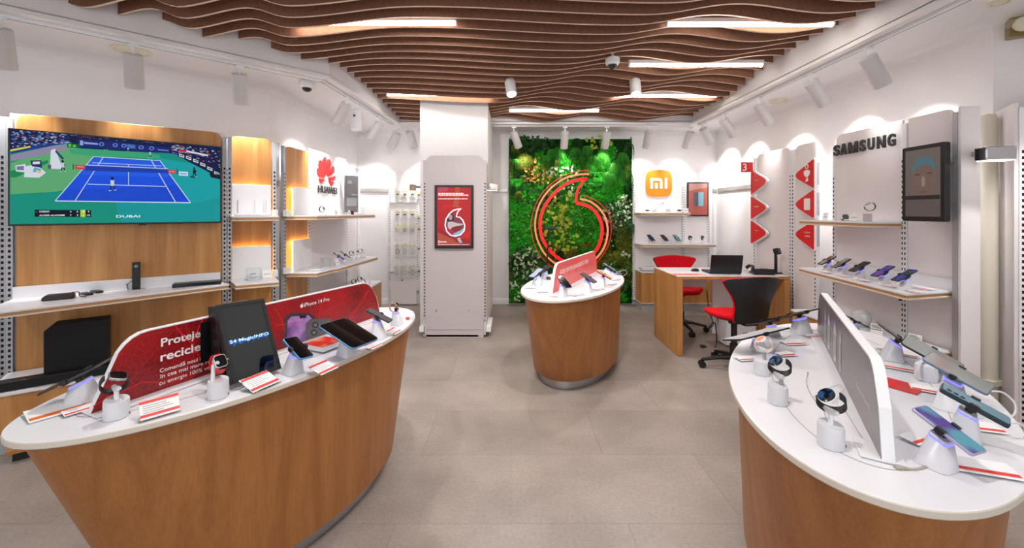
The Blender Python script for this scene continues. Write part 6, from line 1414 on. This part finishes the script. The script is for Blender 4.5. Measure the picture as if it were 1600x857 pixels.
for k, (Y, lb) in enumerate(((4.72,'left watch on the low cabinet below the flower logo'), (4.90,'right watch on the low cabinet below the flower logo'))):
    watch((-1.80, Y, zb+.085), UH.ang, 1.2, lb, s=.9); t = thing('watch_cradle', 'clear cradle under the '+lb[:40], 'stand', (-1.81, Y, zb), UH.ang); MB().bb(-.02,.02,-.02,.02,.0003,.05).build('post', CLEAR, t, smooth=False); MB().bb(-.03,.03,-.025,.025,.0002,.0022).build('foot', CLEAR, t, smooth=False)
t = thing('green_disc', 'dark green round disc leaning on the low cabinet below the flower logo', 'gadget', (-1.76, 4.90, zb+.045), (1.0,0,UH.ang+.4)); MB().lathe([(.04,0),(.042,.003),(.04,.006),(.001,.007)], 24).build('disc', mat('dark green', (44,66,44), .5), t); MB().bb(-.015,.015,-.046,-.038,-.004,.0).build('foot', BLACK, t, smooth=False)
ptag((-1.74, 5.02, zb), UH.ang, 'grey price tag at the far end of the low flower cabinet', .05, .045); ptag((-1.74, 4.40, zb), UH.ang, 'white price tag on the low cabinet, half behind the red sign', .06, .05)
# --- orange logo bay products
zu, zl = 1.3565, .9185
for k, px in enumerate((1011.5, 1061.5)):
    x = (px-800)/F*5.76; t = thing('earbud_case', 'small oval black earbud case, %s on the upper orange logo shelf' % ('left', 'right')[k], 'case', (x, 5.76, zu+.03), 0); b = MB(); b.lathe([(.012,-.012),(.030,-.005),(.030,.005),(.012,.012)], 18); b.build('shell', BLACK, t); MB().bb(-.03,.03,-.02,.02,-.029,-.013).build('foot', CLEAR, t, smooth=False)
for px, lb in ((1023,'left'), (1044,'middle'), (1072,'right')): ptag(((px-800)/F*5.72, 5.72, zu), 0, '%s white price tag on the upper orange logo shelf' % lb, .07, .06)
x = (1036-800)/F*5.78; watch((x, 5.78, zu+.13), PI/2-.3, .9, 'small watch raised under the orange logo', s=.8); t = thing('watch_cradle', 'clear tall cradle under the raised watch below the orange logo', 'stand', (x, 5.79, zu), 0); MB().cyl((0,0,.002),(0,0,.10),.006).build('post', CLEAR, t); MB().bb(-.03,.03,-.03,.03,.0003,.004).build('foot', CLEAR, t, smooth=False)
for k, (px, c, n_) in enumerate(((1017, (36,60,92), 'navy'), (1038, (44,36,36), 'black'), (1057.5, (96,150,162), 'pale teal'))):
    x = (px-800)/F*5.74; phone_on_stand((x, 5.74), (.62,0,.35), (x, 5.74, zl+.085), .068, .135, '%s phone on the lower orange logo shelf' % n_, '%s phone on the orange logo shelf' % n_, m=mat(n_+' phone glass', c, .15), z0=zl, s=.8, glow=False)
for k, px in enumerate((1079.5, 1098)):
    x = (px-800)/F*5.74; lb = ('left', 'right')[k]+' round watch on the lower orange logo shelf'; watch_stand((x, 5.74), (x, 5.74, zl+.05), 0, 'white stand under the '+lb[:17].strip()+' of the orange logo shelf', r=.022, h=.03, z0=zl, group='small watch stands'); watch((x, 5.735, zl+.095), .2-.3*k, 1.1, lb, s=.95)
ptag(((1088-800)/F*5.70, 5.70, zl), 0, 'white price tag between the two orange bay watches', .05, .03)
x = (1014-800)/F*5.76; t = thing('white_console', 'flat white box with a clear stand on the low cabinet, orange bay', 'gadget', (x, 5.77, .5405), 0)
MB().bb(-.12,.13,-.09,.09,.012,.055).build('body', PLW, t, bevel=.012, seg=3); MB().bb(-.10,.11,-.07,.07,.0003,.012).build('foot', mat('grey green strip', (150,164,164), .4), t, smooth=False); b = MB(); b.bb(.03,.033,-.01,.02,.055,.12); b.bb(.0,.06,-.01,-.008,.09,.12); b.build('clear_tag', CLEAR, t, smooth=False)
# --- wordmark bay products
zu, zl, zb = 1.3005, .8905, .5305
def SW(px, X, z): return (X, F*X/(px-800), z)
ptag(SW(1289, 2.52, zu), US.ang, 'left white price tag on the upper wordmark shelf', .05, .06); ptag(SW(1334, 2.50, zu), US.ang, 'right white price tag on the upper wordmark shelf', .055, .06); ptag(SW(1323, 2.46, zu), US.ang, 'small low price tag on the upper wordmark shelf', .05, .012)
p = SW(1320, 2.49, zu); t = thing('earbud_case', 'small open dark earbud case on the upper wordmark shelf', 'case', p, US.ang+.3); MB().prism(rrect(.04,.036,.012,x0=-.02,z0=-.018), .0005, .016).build('base', METD, t, bevel=.003); b = MB(); b.M = Matrix.Translation((0,.018,.016)) @ Matrix.Rotation(1.9, 4, 'X') @ Matrix.Translation((0,-.0,0)); b.prism(rrect(.04,.036,.012,x0=-.02,z0=0), 0, .008); b.build('lid', METD, t)
p = SW(1355.5, 2.48, zu); t = thing('watch_cradle', 'clear block stand under the watch on the upper wordmark shelf', 'stand', p, US.ang); MB().bb(-.018,.018,-.018,.018,.0003,.055).build('block', clear('frosted acrylic', (226,226,228), .3), t, smooth=False, bevel=.002); MB().cyl((0,0,.055),(0,0,.095),.0035).build('post', CLEAR, t)
watch((p[0], p[1], zu+.125), US.ang-.5, .55, 'black and silver watch raised on the upper wordmark shelf', s=.95, bodym=METAL)
for k, (px, bpx, c1, c2, n_, nm) in enumerate(((1283,1283,(90,84,80),(140,132,124),'farthest grey','grey'), (1305,1305,(130,124,112),(96,90,84),'second farthest beige','beige'), (1337,1333,(40,34,34),(56,50,46),'middle black','brown black'), (1365,1369,(60,70,150),(110,70,160),'blue violet','blue violet'), (1402,1402,(30,60,60),(50,60,150),'nearest green and blue','green blue'))):
    X = 2.46-.03*k; b1 = onz(bpx+3, (416,421,429,438,447)[k], zl); X = 2.50-.03*k; Y = F*X/(bpx+3-800); pos = (X+.03, Y, zl+.088)
    phone_on_stand((X+.03, Y), (0.561,-0.023,-1.692), pos, .066, .130, n_+' phone in the row on the lower wordmark shelf', nm+' phone of the wordmark row', m=scr(nm+' phone', c1, c2, 18), z0=zl, s=.9)
    flat_card((X-.045+.012*k, Y-.09, zl), US.ang+.2, 'flat card beside the '+nm+' phone of the wordmark row', .075, .045)
flat_card(onz(1440, 452, zl), US.ang+.2, 'nearest flat card with a red edge on the lower wordmark shelf', .12, .05)
p = onz(1352, 508, zb); t = thing('glass_globe', 'white glass globe lying on the low cabinet under the wordmark shelf', 'lamp', (2.54, 2.98, zb), 0)
MB().lathe([(.018,.0005),(.035,.008),(.055,.035),(.062,.065),(.055,.10),(.03,.122),(.001,.128)], 24).build('globe', mat('pearl glass', (214,214,212), .12, .1, coat=1), t); MB().lathe([(.05,.0002),(.05,.006),(.02,.007)], 20).build('base', PLW, t)
for q, lb in (((1370,512), 'left white price sign standing on the low cabinet under the wordmark shelf'), ((1430,530), 'right white price sign standing on the low cabinet under the wordmark shelf')):
    p = onz(q[0], q[1]+18, zb); t = thing('price_sign', lb, 'price tag', (min(p.x, 2.60), p.y, zb), US.ang+.5, 'upright price signs'); MB().box((0,0,.052), (.07,.0025,.10), rot=(-.12,0,0)).build('plate', CLEAR, t, smooth=False)
    MB().box((0,-.0025,.055), (.062,.0012,.086), rot=(-.12,0,0)).build('card', PAPER, t, smooth=False); b = MB(); b.box((0,-.0036,.062), (.056,.0008,.004), rot=(-.12,0,0)); [b.box((-.005*k,-.0048+.0013*k,.075+.007*k), (.05-.008*k,.0008,.0025), rot=(-.12,0,0)) for k in range(3)]; b.build('print', INK, t, smooth=False)
    MB().bb(-.035,.035,-.015,.02,.0002,.0022).build('foot', CLEAR, t, smooth=False)
m_, r_, l_ = edge_on((1322,493.5),(1353,510), 2.95, 2.78, .05); phone_on_stand((m_.x, m_.y), r_, m_, .066, l_, 'dark phone seen edge on before the glass globe', 'edge-on phone before the globe', z0=zb, s=.85)
